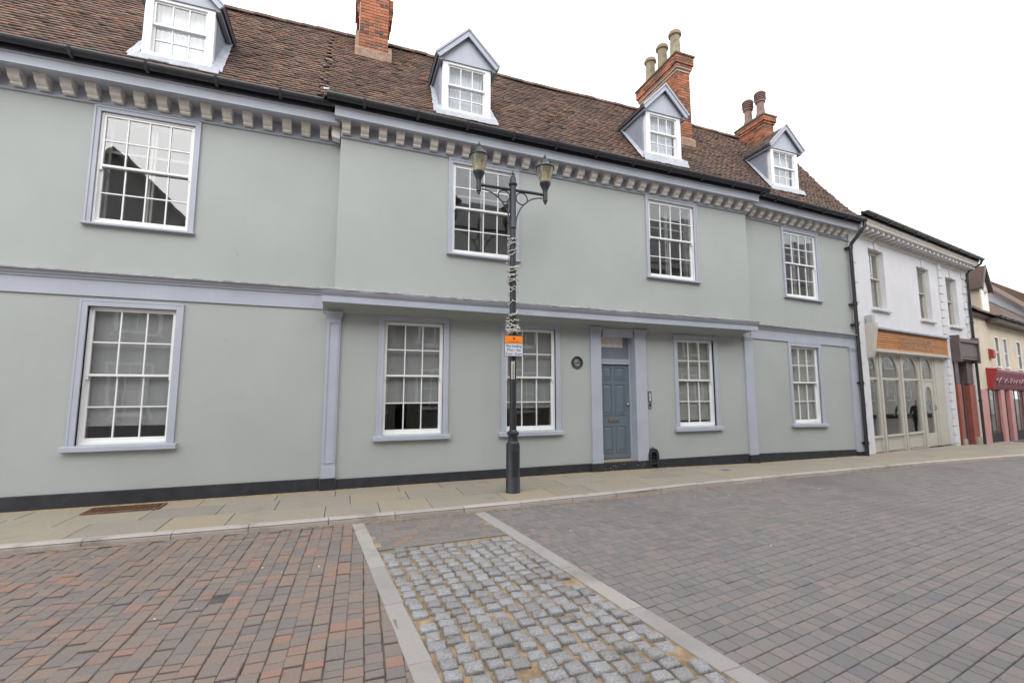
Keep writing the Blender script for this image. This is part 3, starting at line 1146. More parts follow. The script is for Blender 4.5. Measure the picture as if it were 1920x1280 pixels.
window(house, F0, GW[0], 3, 2, 2, blind=('blind', .885), mid=.50, sillw=.09)
window(house, F0, GW[1], 3, 2, 2, blind=('blind', .74), mid=.52, sillw=.09)
window(house, F0, GW[2], 3, 2, 2, blind=('blind', .79), mid=.52, sillw=.09)
window(house, F0, GW[3], 3, 2, 2, blind=('blindlight', .95), mid=.53, sillw=.10)
window(house, FRW, RGW, 3, 2, 2, blind=('blindlight', .99), mid=.53, sillw=.09)
window(house, F0, LUW, 4, 2, 2, cw=.085, upper=True, gl='glassup', mid=.52, setback=.012, secondary=True)
for q in BUW:
    window(house, FB, q, 4, 2, 2, cw=.085, upper=True, gl='glassup', mid=.52, setback=.012, secondary=True)
window(house, FRW, RUW, 4, 2, 2, cw=.085, upper=True, gl='glassup', mid=.52, setback=.012, secondary=True)

# ------------------------------------------------------------------ front door
du0, du1, dw0, dw1 = 5.37, 6.20, .115, 2.225
mb = MB()
mb.box(du0, du1, .20, .245, dw0, dw1)
door = mb.build('door', 'door', house)
lay_ = [(.105, .375, 1.80, 2.09), (.455, .725, 1.80, 2.09), (.105, .375, .99, 1.70), (.455, .725, .99, 1.70), (.105, .375, .16, .76), (.455, .725, .16, .76)]
for a, b, c, d in lay_:
    mb = MB()
    A, B, C_, D_ = du0 + a, du0 + b, dw0 + c - .03, dw0 + d - .03
    t = .022
    # moulded frame and raised field
    for x0, x1, z0, z1 in ((A, A + t, C_, D_), (B - t, B, C_, D_), (A + t, B - t, C_, C_ + t), (A + t, B - t, D_ - t, D_)):
        mb.box(x0, x1, .186, .205, z0, z1)
    i0, i1 = .045, .075
    mb.add([(A + i0, .199, C_ + i0), (B - i0, .199, C_ + i0), (B - i0, .199, D_ - i0), (A + i0, .199, D_ - i0),
            (A + i1, .188, C_ + i1), (B - i1, .188, C_ + i1), (B - i1, .188, D_ - i1), (A + i1, .188, D_ - i1)],
           [(4, 5, 6, 7), (0, 1, 5, 4), (1, 2, 6, 5), (2, 3, 7, 6), (3, 0, 4, 7)])
    mb.build('door_panel', 'door', door)
mb = MB()
mb.box(du0 + .26, du0 + .55, .185, .203, .915, 1.0)
mb.box(du0 + .29, du0 + .52, .178, .188, .935, .98)
mb.build('letter_plate', 'brass', door, bevel=.003)
mb = MB()
mb.lathe((0, 0, 0), [(.012, 0), (.012, .03), (.03, .035), (.034, .05), (.025, .065), (.0, .07)], 14, cap=False)
mb.v = [(du1 - .06 + x, .20 - z, 1.32 + y) for x, y, z in mb.v]
mb.build('door_knob', 'metal', door, smooth=True)
mb = MB()
mb.box(du0 - .03, du0 - .002, .165, .26, -.1, 2.90)
mb.box(du1 + .002, du1 + .03, .165, .26, -.1, 2.90)
mb.box(du0 - .002, du1 + .002, .15, .26, 2.23, 2.33)
mb.box(du0 - .002, du1 + .002, .14, .20, 2.30, 2.345)
mb.build('door_frame', 'trim', house, bevel=.003)
mb = MB()
mb.box(du0, du1, .195, .25, 2.335, 2.90)
fan = mb.build('transom_panel', 'trimdark', house)
mb = MB()
mb.box(du0 + .05, du1 - .15, .1915, .196, 2.62, 2.86)
mb.build('faded_patch', 'stone_trim', fan)
mb = MB()
for a, b in ((5.320, 5.339), (6.2295, 6.2475)):
    mb.box(a, b, -.02, .165, .066, 2.89)
mb.box(5.339, 6.2295, -.02, .165, 2.875, 2.9)
mb.build('door_reveal', 'trim', house)
mb = MB()
mb.box(5.345, 6.225, -.02, .30, .064, .10)
mb.build('door_step', 'slab', house, bevel=.008)
mb = MB()
mb.box(5.386, 6.18, -.045, .0, 2.83, 2.965)
mb.box(5.386, 6.18, -.06, .0, 2.965, 3.02)
mb.build('door_head', 'trim', house, bevel=.003)

# ------------------------------------------------------------------ roof
YR = 1.75


def sstep(a, b, x):
    t = min(1, max(0, (x - a) / (b - a)))
    return t * t * (3 - 2 * t)


def eave(x):
    k = sstep(-.62, -.50, x) * (1 - sstep(9.72, 9.84, x))
    wing = sstep(9.7, 9.9, x)
    y = -.53 - .205 * k + wing * (.065 + (x - 9.76) * .0436)
    z = FBL + .50 - .013 * max(0, min(x, 9.8)) * k - wing * (.065 + .022 * max(0, x - 9.76))
    return y, z


def ridge(x):
    z = 9.87 + .05 * math.sin(x * .9 + 1) * .6 - .012 * max(0, x - 3)
    if x > 11.5:
        z -= (x - 11.5) * .12
    return YR, z


def roof_pt(x, t, lift=0.0):
    (ye, ze), (yr, zr) = eave(x), ridge(x)
    sag = -.035 * math.sin(math.pi * t) + .012 * math.sin(x * 1.7) * math.sin(t * 5)
    nl = math.hypot(yr - ye, zr - ze)
    ny, nz = -(zr - ze) / nl, (yr - ye) / nl
    return Vector((x, ye + (yr - ye) * t + ny * (lift + sag), ze + (zr - ze) * t + nz * (lift + sag)))


def roof_z(x, y):
    (ye, ze), (yr, zr) = eave(x), ridge(x)
    return ze + (zr - ze) * (y - ye) / (yr - ye)


mb = MB()
xs = [XL + .1 * i for i in range(int((14.03 - XL) / .1) + 1)] + [14.03]
pts, fs = [], []
for x in xs:
    pts += [tuple(roof_pt(x, 0, -.012)), tuple(roof_pt(x, .5, -.012)), tuple(roof_pt(x, 1, -.012)), (x, 4.2, 6.75)]
for i in range(len(xs) - 1):
    for j in range(3):
        fs.append((4 * i + j, 4 * i + 4 + j, 4 * i + 5 + j, 4 * i + 1 + j))
mb.add(pts, fs)
roof = mb.build('roof', 'under', house, fix=False)

DORM = [(-2.822, -.33, .9816), (2.087, -.506, .9845), (6.88, -.510, .9845), (11.40, -.02, 1.016)]       # centre x, front y, size
CHIM = [(.02, .64, 1.06, 1.95), (8.31, 8.74, .58, 2.25), (11.95, 12.38, 1.0, 2.0)]
tiles = []
NCO = 36
tr = random.Random(3)
for c in range(NCO):
    t = c / NCO
    x = XL + (.08 if c % 2 else 0)
    off = tr.gauss(0, .004)
    while x < 13.98:
        wd = .163 + tr.gauss(0, .002)
        xc = x + wd / 2
        x += wd
        p = roof_pt(xc, t)
        skip = False
        for dx, dy, dk in DORM:
            if abs(xc - dx) < .49 * dk and p.y > dy - .01 and p.z < 1.62 + 6.57 * dk:
                skip = True
        for a, b, c0, c1 in CHIM:
            if a - .02 < xc < b + .02 and p.y > c0 - .02:
                skip = True
        if skip:
            continue
        p0 = roof_pt(xc, t - .012 + tr.gauss(0, .0012) + off / 4, .034 + abs(tr.gauss(0, .006)))
        p1 = roof_pt(xc, t + 1.25 / NCO, .008)
        tiles.append((p0, p1, wd, tr.gauss(0, .012)))


def tile_mat(i):
    p0, p1, wd, tw = i
    yv = p1 - p0
    L = yv.length
    yv.normalize()
    xv = Vector((1, 0, tw)).normalized()
    zv = xv.cross(yv).normalized()
    xv = yv.cross(zv)
    m = Matrix((xv, yv, zv)).transposed().to_4x4()
    m.translation = p0
    return m, L


def tile_geo(wd, L):
    h, cb = .020, .004
    pts = []
    for yy in (0, L):
        for xx, zz in ((-.5, -cb), (0, 0), (.5, -cb)):
            pts.append((xx * (wd - .005), yy, zz))
    for xx, zz in ((-.5, -cb), (0, 0), (.5, -cb)):
        pts.append((xx * (wd - .005), 0, zz - h))
    fs = [(0, 1, 4, 3), (1, 2, 5, 4), (6, 7, 1, 0), (7, 8, 2, 1), (6, 0, 3), (8, 5, 2)]
    return pts, fs


def tsize(i):
    d = i[0] - CAM
    px = d.x * math.cos(R(20.1)) - d.y * math.sin(R(20.1))
    dep = d.x * math.sin(R(20.1)) + d.y * math.cos(R(20.1))
    if px / dep < -1.12 or (d.z / d.length) > .66 or i[0].z > 8.9:
        return 99
    return d.length


tiles.sort(key=tsize)
g, f_ = tile_geo(.163, .14)
tme = bpy.data.meshes.new('clay_tile')
tme.from_pydata(g, [], f_)
tme.materials.append(M['tile'])
for i in tiles[:300]:
    m, L = tile_mat(i)
    inst('roof_tile', tme, roof, m @ Matrix.Diagonal((i[2] / .163, L / .14, 1, 1)))
mb = MB()
for i in tiles[300:]:
    m, L = tile_mat(i)
    g, f_ = tile_geo(i[2], L)
    mb.add([tuple(m @ Vector(q)) for q in g], f_, tr.random() * .999 + .0005)
o = mb.build('roof_tile_field', 'tile', roof, fix=False)
o['kind'] = 'stuff'
# ridge tiles
mb0 = MB()
pf = [(-.13, -.06), (-.11, .0), (-.06, .05), (0, .07), (.06, .05), (.11, .0), (.13, -.06), (.115, -.07), (.0, .05), (-.115, -.07)]
mb0.prism(pf, -.155, .155)
rme = bpy.data.meshes.new('ridge_tile')
rme.from_pydata(mb0.v, [], mb0.f)
rme.materials.append(M['tile'])
x = XL + .2
while x < 13.9:
    y_, z_ = ridge(x)
    if not any(a - .1 < x < b + .1 for a, b, _, _ in CHIM):
        inst('ridge_tile', rme, roof, Matrix.Translation((x, y_, z_ + .0 + tr.gauss(0, .005))) @ Matrix.Rotation(tr.gauss(0, .01), 4, 'Y'))
    x += .315
# mortared verge at the right end
mb = MB()
v0 = [roof_pt(14.03, t / 12, 0.0) for t in range(13)]
mb.tube([tuple(p) for p in v0], .03, 6)
mb.build('verge', 'moss', house)
mb = MB()
mb.add([(14.0, .3, 6.5), (14.0, YR, 9.40), (14.0, 4.1, 6.6), (13.85, .3, 6.5), (13.85, YR, 9.40), (13.85, 4.1, 6.6)], [(0, 1, 2), (5, 4, 3), (0, 3, 4, 1), (1, 4, 5, 2), (2, 5, 3, 0)])
mb.build('gable_wall', 'wall', house)
# a loose strip of white lead on the tiles
mb = MB()
q = roof_pt(-.50, .05, .05)
mb.tube([(q.x - .05, q.y, q.z + .02), (q.x - .02, q.y - .01, q.z - .005), (q.x + .02, q.y - .01, q.z), (q.x + .055, q.y, q.z + .03)], .02, 6, [.006, .02, .018, .006])
mb.build('lead_clip', 'white', roof, smooth=True)


# ------------------------------------------------------------------ dormers
def dormer(xc, yf, kk, cheek):
    zk = lambda z: 1.62 + (z - 1.62) * kk
    z0, z1 = zk(7.18), zk(8.25)
    hw = .505 * kk
    F = Fr((xc, yf, 0))
    mb = MB(F)
    fw = .115
    mb.box(-hw, -hw + fw, -.0, .10, z0, z1)
    mb.box(hw - fw, hw, -.0, .10, z0, z1)
    mb.box(-hw + fw, hw - fw, 0.0, .10, z0, z0 + .07)
    mb.box(-hw + fw, hw - fw, 0.0, .10, z1 - .05, z1)
    mb.box(-hw - .015, hw + .015, -.045, .05, z0 - .035, z0 + .004)
    d = mb.build('dormer', 'white', house, bevel=.003)
    a, b = -hw + fw, hw - fw
    wm = z0 + .60
    sash(d, F, a, b, wm - .02, z1 - .05, .030, 3, 1, .028, .017, .028, .034, 'glass')
    sash(d, F, a, b, z0 + .07, wm + .014, .072, 3, 2, .028, .017, .034, .045, 'glass')
    # pleated net curtain
    mb = MB(F)
    n = 36
    pts, fs = [], []
    for i in range(n + 1):
        uu = a + .01 + (b - a - .02) * i / n
        vv = .17 + .014 * math.sin(i * 1.75) + .005 * math.sin(i * 4.1)
        for off in (0, .004):
            pts += [(uu, vv + off, z0 + .06), (uu, vv + off, z1 - .02)]
    for i in range(n):
        p = 4 * i
        fs += [(p, p + 4, p + 5, p + 1), (p + 2, p + 3, p + 7, p + 6)]
    mb.add(pts, fs)
    mb.build('net_curtain', 'net', d, smooth=True)
    # where the cheeks die into the roof
    def yback(z, x):
        (ye, ze), (yr, zr) = eave(x), ridge(x)
        return ye + (z - ze) * (yr - ye) / (zr - ze)
    for s in (-1, 1):
        X = xc + s * hw
        yb = yback(z1, X)
        mb = MB()
        zb0 = roof_z(X, yf + .10)
        x0, x1 = X - (.04 if s > 0 else -.004), X - (-.004 if s > 0 else .04)
        x0, x1 = min(x0, x1), max(x0, x1)
        x0 += .0015 * s
        x1 += .0015 * s
        poly = [(yf + .1005, zb0 - .15), (yf + .1005, z1), (yb, z1), (yb, z1 - .1)]
        mb.add([(x0, y, z) for y, z in poly] + [(x1, y, z) for y, z in poly], [(0, 1, 2, 3), (7, 6, 5, 4)] + [(i, 4 + i, 4 + (i + 1) % 4, (i + 1) % 4) for i in range(4)])
        mb.build('cheek', cheek, d)
        # lead soakers along the foot of the cheek
        mb = MB()
        n = 8
        for k in range(n):
            ya, yb2 = yf - .06 + (yb - yf + .06) * k / n, yf - .06 + (yb - yf + .06) * (k + 1) / n
            wd = .17 - .07 * k / n + rnd.uniform(-.01, .01)
            wd2 = .17 - .07 * (k + 1) / n + rnd.uniform(-.01, .01)
            za, zb = roof_z(X, ya) + .07, roof_z(X, yb2) + .07
            mb.add([(X + s * .004, ya, za + .05), (X + s * .004, yb2, zb + .05), (X + s * wd2, yb2, zb), (X + s * wd, ya, za),
                    (X + s * .004, ya, za), (X + s * .004, yb2, zb), (X + s * wd2, yb2, zb - .008), (X + s * wd, ya, za - .008)],
                   [(0, 1, 2, 3), (7, 6, 5, 4), (0, 3, 7, 4), (1, 5, 6, 2), (2, 6, 7, 3)])
        mb.build('flashing', 'lead', d)
    mb = MB(F)
    n = 9
    for k in range(n):
        a_, b_ = -hw - .13 + (2 * hw + .26) * k / n, -hw - .13 + (2 * hw + .26) * (k + 1) / n
        e = rnd.uniform(-.012, .012)
        zt = z0 - .03
        zz = roof_z(xc, yf - .11 + e) + .078
        mb.prism([(-.030, zt), (-.048, zt + .016), (-.11 + e, zz), (-.11 + e, zz - .016), (-.03, zt - .06)], a_, b_)
    mb.build('apron_flashing', 'lead', d)
    # gable, roof slopes and barge boards
    ap, ov = zk(8.90), .63 * kk
    ze_ = zk(8.265)
    mb = MB(F)
    mb.plate([(-hw - .045, z1 + .002), (hw + .045, z1 + .002), (hw + .045, ze_ + .05), (0, ap - .02), (-hw - .045, ze_ + .05)], -.03, .06)
    mb.build('gable', 'trim', d)
    ybr = yback(ap, xc)
    for s in (-1, 1):
        X = xc + s * ov
        ybe = yback(ze_ + .03, X)
        n_ = Vector((-(ap - ze_) * -s, 0, ov)).normalized()
        th = .035
        A = [Vector((xc, yf - .09, ap)), Vector((xc, ybr, ap)), Vector((X, ybe, ze_)), Vector((X, yf - .09, ze_))]
        B = [p + Vector((n_.x * s * s, 0, n_.z)) * th for p in A]
        mb = MB()
        mb.add([tuple(p) for p in A + B], [(0, 1, 2, 3), (7, 6, 5, 4)] + [(i, 4 + i, 4 + (i + 1) % 4, (i + 1) % 4) for i in range(4)])
        mb.build('dormer_slope', 'trimdark', d)
        # small tiles on top of the slope
        mb = MB()
        nu, nv = max(3, int((ybr - yf) / .165)), 7
        for j in range(nv):
            t0, t1 = j / nv, (j + 1.15) / nv
            for i in range(nu + 1):
                f0 = (i + (.5 if j % 2 else 0)) / (nu + .5)
                f1 = f0 + .96 / (nu + .5)
                if f1 > 1.02:
                    continue
                def P(tt, ff, lift):
                    e = A[3].lerp(A[2], ff)
                    r = A[0].lerp(A[1], ff)
                    return tuple(e.lerp(r, min(tt, 1)) + Vector((n_.x, 0, n_.z)) * (th + lift))
                l0 = .020 + rnd.uniform(0, .006)
                mb.add([P(t0, f0, l0), P(t0, f1, l0), P(t1, f1, .008), P(t1, f0, .008), P(t0, f0, .0), P(t0, f1, .0)],
                       [(0, 1, 2, 3), (4, 5, 1, 0)], rnd.random() * .99 + .005)
        o = mb.build('dormer_tiles', 'tile', d)
        o['kind'] = 'stuff'
        # barge board
        mb = MB(F)
        dx, dz = s * ov, ze_ - ap
        L = math.hypot(dx, dz)
        nx, nz = -dz / L * s * 1.0, abs(dx) / L
        nx = s * abs(dz) / L
        up, dn = .045, -.06
        mb.plate([(0, ap + up / nz), (dx + nx * up, ze_ + nz * up), (dx + nx * dn, ze_ + nz * dn), (0, ap + dn / nz)], -.125, -.092)
        mb.plate([(0, ap + (up + .02) / nz), (dx + nx * (up + .02), ze_ + nz * (up + .02)), (dx + nx * (up - .018), ze_ + nz * (up - .018)), (0, ap + (up - .018) / nz)], -.150, -.125)
        mb.build('barge_board', 'trim', d)
        mb = MB()
        x0, x1 = sorted((xc + s * (ov - .035), xc + s * (ov - .10)))
        mb.box(x0, x1, yf - .08, ybe - .05, ze_ - .075, ze_ - .004)
        mb.build('eaves_board', 'trimdark', d)
    return d


for xc, yf, kk in DORM:
    dormer(xc, yf, kk, 'cheek')


# ------------------------------------------------------------------ chimneys
def brick_mesh(l, d, h, key):
    k = 'brick_%s' % key
    if k not in BLOCK:
        mb = MB()
        mb.box(-l / 2, l / 2, 0, d, 0, h)
        me = bpy.data.meshes.new('brick')
        me.from_pydata(mb.v, [], mb.f)
        me.materials.append(M['brick'])
        BLOCK[k] = me
    return BLOCK[k]


def chimney(x0, x1, y0, y1, zb, zt, corb, cap, quota):
    """core of mortar, coursed bricks on all faces, corbelled head. corb: list of (z0, z1, projection)"""
    mb = MB()
    mb.box(x0 + .012, x1 - .012, y0 + .012, y1 - .012, zb - .6, zt - .01)
    for a, b, e in corb:
        mb.box(x0 - e + .012, x1 + e - .012, y0 - e + .012, y1 + e - .012, a, b - .004)
    ch = mb.build('chimney', 'mortar', house)
    g = .074
    field = MB()
    cr = random.Random(int(x0 * 100) + 7)
    z = zb - .2
    row = 0
    cnt = 0
    ztop = max([zt] + [c[1] for c in corb])
    while z < ztop - .03:
        e = 0
        for a, b, ee in corb:
            if a - .02 <= z < b - .02:
                e = ee
        for face in range(4):
            if face in (0, 2):
                L0, L1 = x0 - e, x1 + e
            else:
                L0, L1 = y0 - e, y1 + e
            n = max(2, round((L1 - L0) / .225))
            bw = (L1 - L0) / n
            edges = [L0 + bw * i for i in range(n + 1)]
            if row % 2:
                edges = [L0] + [L0 + bw * (i + .5) for i in range(n)] + [L1]
            for a, b in zip(edges, edges[1:]):
                if b - a < .05:
                    continue
                pr_ = .0 + cr.uniform(-.002, .004)
                c = (a + b) / 2
                l = b - a - .014
                h = g - .014
                if face == 0:
                    T = Matrix.Translation((c, y0 - e - pr_, z))
                elif face == 1:
                    T = Matrix.Translation((x1 + e + pr_, c, z)) @ Matrix.Rotation(R(90), 4, 'Z')
                elif face == 2:
                    T = Matrix.Translation((c, y1 + e + pr_, z)) @ Matrix.Rotation(R(180), 4, 'Z')
                else:
                    T = Matrix.Translation((x0 - e - pr_, c, z)) @ Matrix.Rotation(R(-90), 4, 'Z')
                dd = .07
                if (face == 0 or (face == 3 and x0 > 1)) and cnt < quota and z > zb:
                    inst('brick', brick_mesh(.2, dd, h, 'a'), ch, T @ Matrix.Diagonal((l / .2, 1, 1, 1)))
                    cnt += 1
                else:
                    m2 = MB()
                    m2.box(-l / 2, l / 2, 0, dd, 0, h)
                    field.add([tuple(T @ Vector(p)) for p in m2.v], m2.f, cr.random() * .99 + .005)
        z += g
        row += 1
    o = field.build('brickwork', 'brick', ch, fix=False)
    o['kind'] = 'stuff'
    if cap:
        a, b, e = cap
        mb = MB()
        mb.box(x0 - e, x1 + e, y0 - e, y1 + e, a, a + .05)
        mb.add([(x0 - e + .02, y0 - e + .02, a + .05), (x1 + e - .02, y0 - e + .02, a + .05), (x1 + e - .02, y1 + e - .02, a + .05), (x0 - e + .02, y1 + e - .02, a + .05),
                (x0 + .05, y0 + .05, b), (x1 - .05, y0 + .05, b), (x1 - .05, y1 - .05, b), (x0 + .05, y1 - .05, b)],
               [(4, 5, 6, 7), (0, 1, 5, 4), (1, 2, 6, 5), (2, 3, 7, 6), (3, 0, 4, 7)])
        mb.build('flaunching', 'moss', ch)
    return ch


def skirt(ch, x0, x1, y0, zb):
    """cement fillet where the stack leaves the tiles"""
    mb = MB()
    e = .035
    xa, xb = x0 - e, x1 + e
    zf = roof_z((x0 + x1) / 2, y0) + .0
    mb.add([(xa, y0 - .07, zf - .10), (xb, y0 - .07, zf - .10), (xb, y0 - .005, zf + .17), (xa, y0 - .005, zf + .17),
            (xa, y0 + .75, zf + .9), (xb, y0 + .75, zf + .9), (xb, y0 + .75, zf + 1.1), (xa, y0 + .75, zf + 1.1),
            (xa, y0 + .1, zf - .3), (xb, y0 + .1, zf - .3)],
           [(0, 1, 2, 3), (3, 2, 6, 7), (0, 3, 7, 4, 8), (1, 9, 5, 6, 2)])
    mb.build('cement_fillet', 'fillet', ch)


c1 = chimney(.02, .635, 1.06, 1.95, 9.0, 11.3, [(11.1, 11.3, .05)], (11.29, 11.42, .06), 75)
mb = MB()
xa, xb = -.06, .70
zf = roof_z(.3, 1.06)
mb.prism([(1.02, zf - .10), (1.02, zf + .12), (1.055, zf + .17), (1.06, zf - .2)], -.065, .72)
mb.box(-.065, .018, 1.06, 1.6, zf - .1, zf + .55)
mb.box(.637, .72, 1.06, 1.6, zf - .1, zf + .30)
mb.build('cement_fillet', 'fillet', c1)
for k in range(9):
    e = (.035, .035, .07, .07, .07, .105, .105, .105, .105)[k]
    for a, b in ((.02 - e, .012), (.643, .635 + e)):
        for q in range(3):
            ubox('brick', 'brick', c1, F0, a, b, 1.16 + .215 * q, 1.16 + .215 * q + .203, 9.95 + .074 * k, 9.95 + .074 * k + .062)
c2 = chimney(8.31, 8.74, .58, 2.25, 8.45, 10.95, [(10.42, 10.50, .03), (10.50, 10.62, .06), (10.62, 10.86, .09)], (10.86, 11.0, .115), 150)
mb = MB()
zf = roof_z(8.5, .58)
mb.prism([(.52, zf - .16), (.52, zf + .10), (.565, zf + .17), (.58, zf - .2)], 8.26, 8.80)
mb.build('cement_fillet', 'fillet', c2)
c3 = chimney(11.95, 12.36, 1.0, 2.0, 9.0, 10.1, [(9.92, 10.0, .03), (10.0, 10.14, .065)], (10.14, 10.30, .085), 60)


def pot(ch, x, y, z, h, r, mat):
    mb = MB()
    mb.lathe((x, y, z), [(r * 1.22, -.06), (r * 1.2, .10), (r * 1.05, .14), (r, .18), (r * .9, h * .8), (r * .92, h * .83), (r * 1.22, h * .86), (r * 1.24, h * .93), (r * 1.1, h * .95), (r * 1.06, h),
                         (r * .8, h), (r * .75, h * .6)], 12 if mat == 'pot' else 18, cap=False)
    return mb.build('chimney_pot', mat, ch, smooth=True)


for y_, h in ((.86, .86), (1.42, .86), (1.98, .84)):
    pot(c2, 8.525, y_, 10.98, h, .15, 'pot')
pot(c1, .2, 1.5, 11.4, .8, .13, 'pot')
pot(c1, .46, 1.5, 11.4, .8, .13, 'pot')
for y_ in (1.25, 1.72):
    p = pot(c3, 12.15, y_, 10.26, .60, .125, 'potpink')
    mb = MB()                    # louvred cowl
    for k in range(3):
        mb.lathe((12.15, y_, 10.84 + .065 * k), [(.165, 0), (.175, .012), (.175, .03), (.14, .045)], 16, cap=True)
    mb.lathe((12.15, y_, 10.84), [(.10, 0), (.10, .22)], 12)
    mb.lathe((12.15, y_, 11.035), [(.18, 0), (.175, .03), (.13, .085), (.05, .115), (0.002, .12)], 16, cap=False)
    mb.build('cowl', 'potpink', p, smooth=True)

# rainwater pipe at the right end
mb = MB(FRW)
PX = XR - .02
mb.tube([(PX + .10, -.49, FBR + .42), (PX + .08, -.49, FBR + .30), (PX - .0, -.30, FBR + .02), (PX - .03, -.16, FBR - .14), (PX - .03, -.13, FBR - .30), (PX - .03, -.13, 3.0), (PX - .03, -.13, -.32)], .048, 12)
for zz in (5.9, 4.2, 3.6, 1.9, .2):
    mb.lathe((PX - .03, -.13, zz), [(.062, 0), (.062, .09)], 12)
    mb.box(PX - .12, PX + .06, -.085, .0, zz + .02, zz + .07)
mb.build('drainpipe', 'black', house, smooth=True)
# paint chips on the render
for (u, z, s) in ((-1.92, 2.47, 1.0), (-1.83, 3.99, .8)):
    mb = MB()
    pts = []
    for k in range(12):
        a = 2 * math.pi * k / 12
        r = s * (.012 + .012 * abs(math.sin(a * 1.5 + u)))
        pts.append((u + r * math.cos(a) * .7, z + r * math.sin(a) * 1.9))
    mb.plate(pts, -.0025, .001)
    mb.build('paint_chip', 'leadwhite', wall)

# ------------------------------------------------------------------ fixtures on the front
plq = thing('wall_plaque', 'round black plaque with raised ring on the wall left of the door', 'plaque', (4.75, 0, 2.23))
mb = MB()
mb.lathe((0, 0, 0), [(.142, 0), (.142, .012), (.13, .02), (.118, .014), (0.001, .014)], 32, cap=False)
mb.v = [(4.75 + x, -z, 2.235 + y) for x, y, z in mb.v]
mb.build('disc', 'black', plq, smooth=True)
mb = MB()
for zz, hw in ((2.30, .05), (2.275, .075), (2.25, .085), (2.21, .08), (2.185, .06), (2.16, .045)):
    u = 4.75 - hw
    while u < 4.75 + hw - .012:
        mb.box(u, u + .010, -.018, -.0125, zz - .008, zz + .008)
        u += rnd.choice([.014, .014, .022])
mb.build('raised_lettering', 'metal', plq)

ph = thing('entry_phone', 'slim steel entry phone panel with buttons right of the door', 'entry phone', (6.57, 0, 1.42))
mb = MB()
mb.box(6.56, 6.655, -.03, .0, 1.23, 1.62)
body = mb.build('panel', 'trimdark', ph, bevel=.004)
mb = MB()
mb.box(6.57, 6.645, -.034, -.0295, 1.36, 1.60)
mb.build('face', 'dark', ph)
for k in range(6):
    ubox('button', 'white', ph, F0, 6.583, 6.627, -.038, -.0335, 1.575 - k * .033 - .018, 1.575 - k * .033)
ubox('speaker_grille', 'dark', ph, F0, 6.58, 6.63, -.034, -.0295, 1.27, 1.33)

bs = thing('boot_scraper', 'black cast iron boot scraper niche with pointed arch at foot of wall beside the door', 'boot scraper', (6.63, -.05, gz(6.6)))
# arched surround
def arch_pts(c, w, z0, zs, zt, n=10):
    pts = [(c + w, z0)]
    for k in range(n + 1):
        t = k / n
        pts.append((c + w * math.cos(t * math.pi / 2) ** .9, zs + (zt - zs) * math.sin(t * math.pi / 2)))
    for k in range(n - 1, -1, -1):
        t = k / n
        pts.append((c - w * math.cos(t * math.pi / 2) ** .9, zs + (zt - zs) * math.sin(t * math.pi / 2)))
    pts.append((c - w, z0))
    return pts


def arch_ring(mb, c, wo, wi, z0, zs, zto, zti, v0, v1, zi0=None):
    A = arch_pts(c, wo, z0, zs, zto)
    B = arch_pts(c, wi, zi0 if zi0 is not None else z0, zs, zti)
    n = len(A)
    pts = [(u, v0, z) for u, z in A] + [(u, v0, z) for u, z in B] + [(u, v1, z) for u, z in A] + [(u, v1, z) for u, z in B]
    fs = []
    for i in range(n - 1):
        fs += [(i, i + 1, n + i + 1, n + i), (2 * n + i, 3 * n + i, 3 * n + i + 1, 2 * n + i + 1), (i, 2 * n + i, 2 * n + i + 1, i + 1), (n + i, n + i + 1, 3 * n + i + 1, 3 * n + i)]
    mb.add(pts, fs)


mb = MB()
arch_ring(mb, 6.63, .135, .075, -.11, .16, .33, .25, -.09, -.01)
mb.box(6.52, 6.74, -.10, -.01, -.02, .02)
mb.tube([(6.63, -.05, .30), (6.63, -.05, .37)], .02, 8, [.028, .004])
mb.build('surround', 'iron', bs, bevel=.006)
mb = MB()
mb.plate(arch_pts(6.63, .08, -.11, .16, .26), -.012, -.004)
mb.build('niche', 'dark', bs)  # flat near-black plate on the wall face, nothing is hollowed out
mb = MB()
mb.box(6.555, 6.705, -.07, -.055, .045, .07)
mb.build('scraper_bar', 'iron', bs)

gr = thing('cellar_grating', 'rusty iron cellar grating set in pavement below leftmost ground-floor window', 'grating', (-2.95, -.38, gz(-3)))
mb = MB()
g0 = gz(-3)
x0, x1, y0, y1 = -3.42, -2.50, -.58, -.20
for a, b, c, d in ((x0, x1, y0, y0 + .035), (x0, x1, y1 - .035, y1), (x0, x0 + .035, y0 + .035, y1 - .035), (x1 - .035, x1, y0 + .035, y1 - .035)):
    mb.box(a, b, c, d, g0 - .03, g0 + .022)
mb.build('frame', 'rust', gr, bevel=.003)
n = 15
for k in range(n):
    u = x0 + .05 + (x1 - x0 - .1) * (k + .5) / n
    ubox('bar', 'rust', gr, F0, u - .011, u + .011, y0 + .033, y1 - .033, g0 - .02, g0 + .024)
ubox('pit_shade', 'dark', gr, F0, x0 + .03, x1 - .03, y0 + .03, y1 - .03, g0 + .001, g0 + .004)  # dark sheet lying on the slabs, painting in the shade below the bars
mb = MB()
mb.box(8.0, 8.20, -.72, -.58, gz(8.1) - .01, gz(8.1) + .006)
tag(mb.build('stopcock_cover', 'bluemark', None, bevel=.003), 'small blue stopcock cover lying in the pavement right of the door', 'cover')

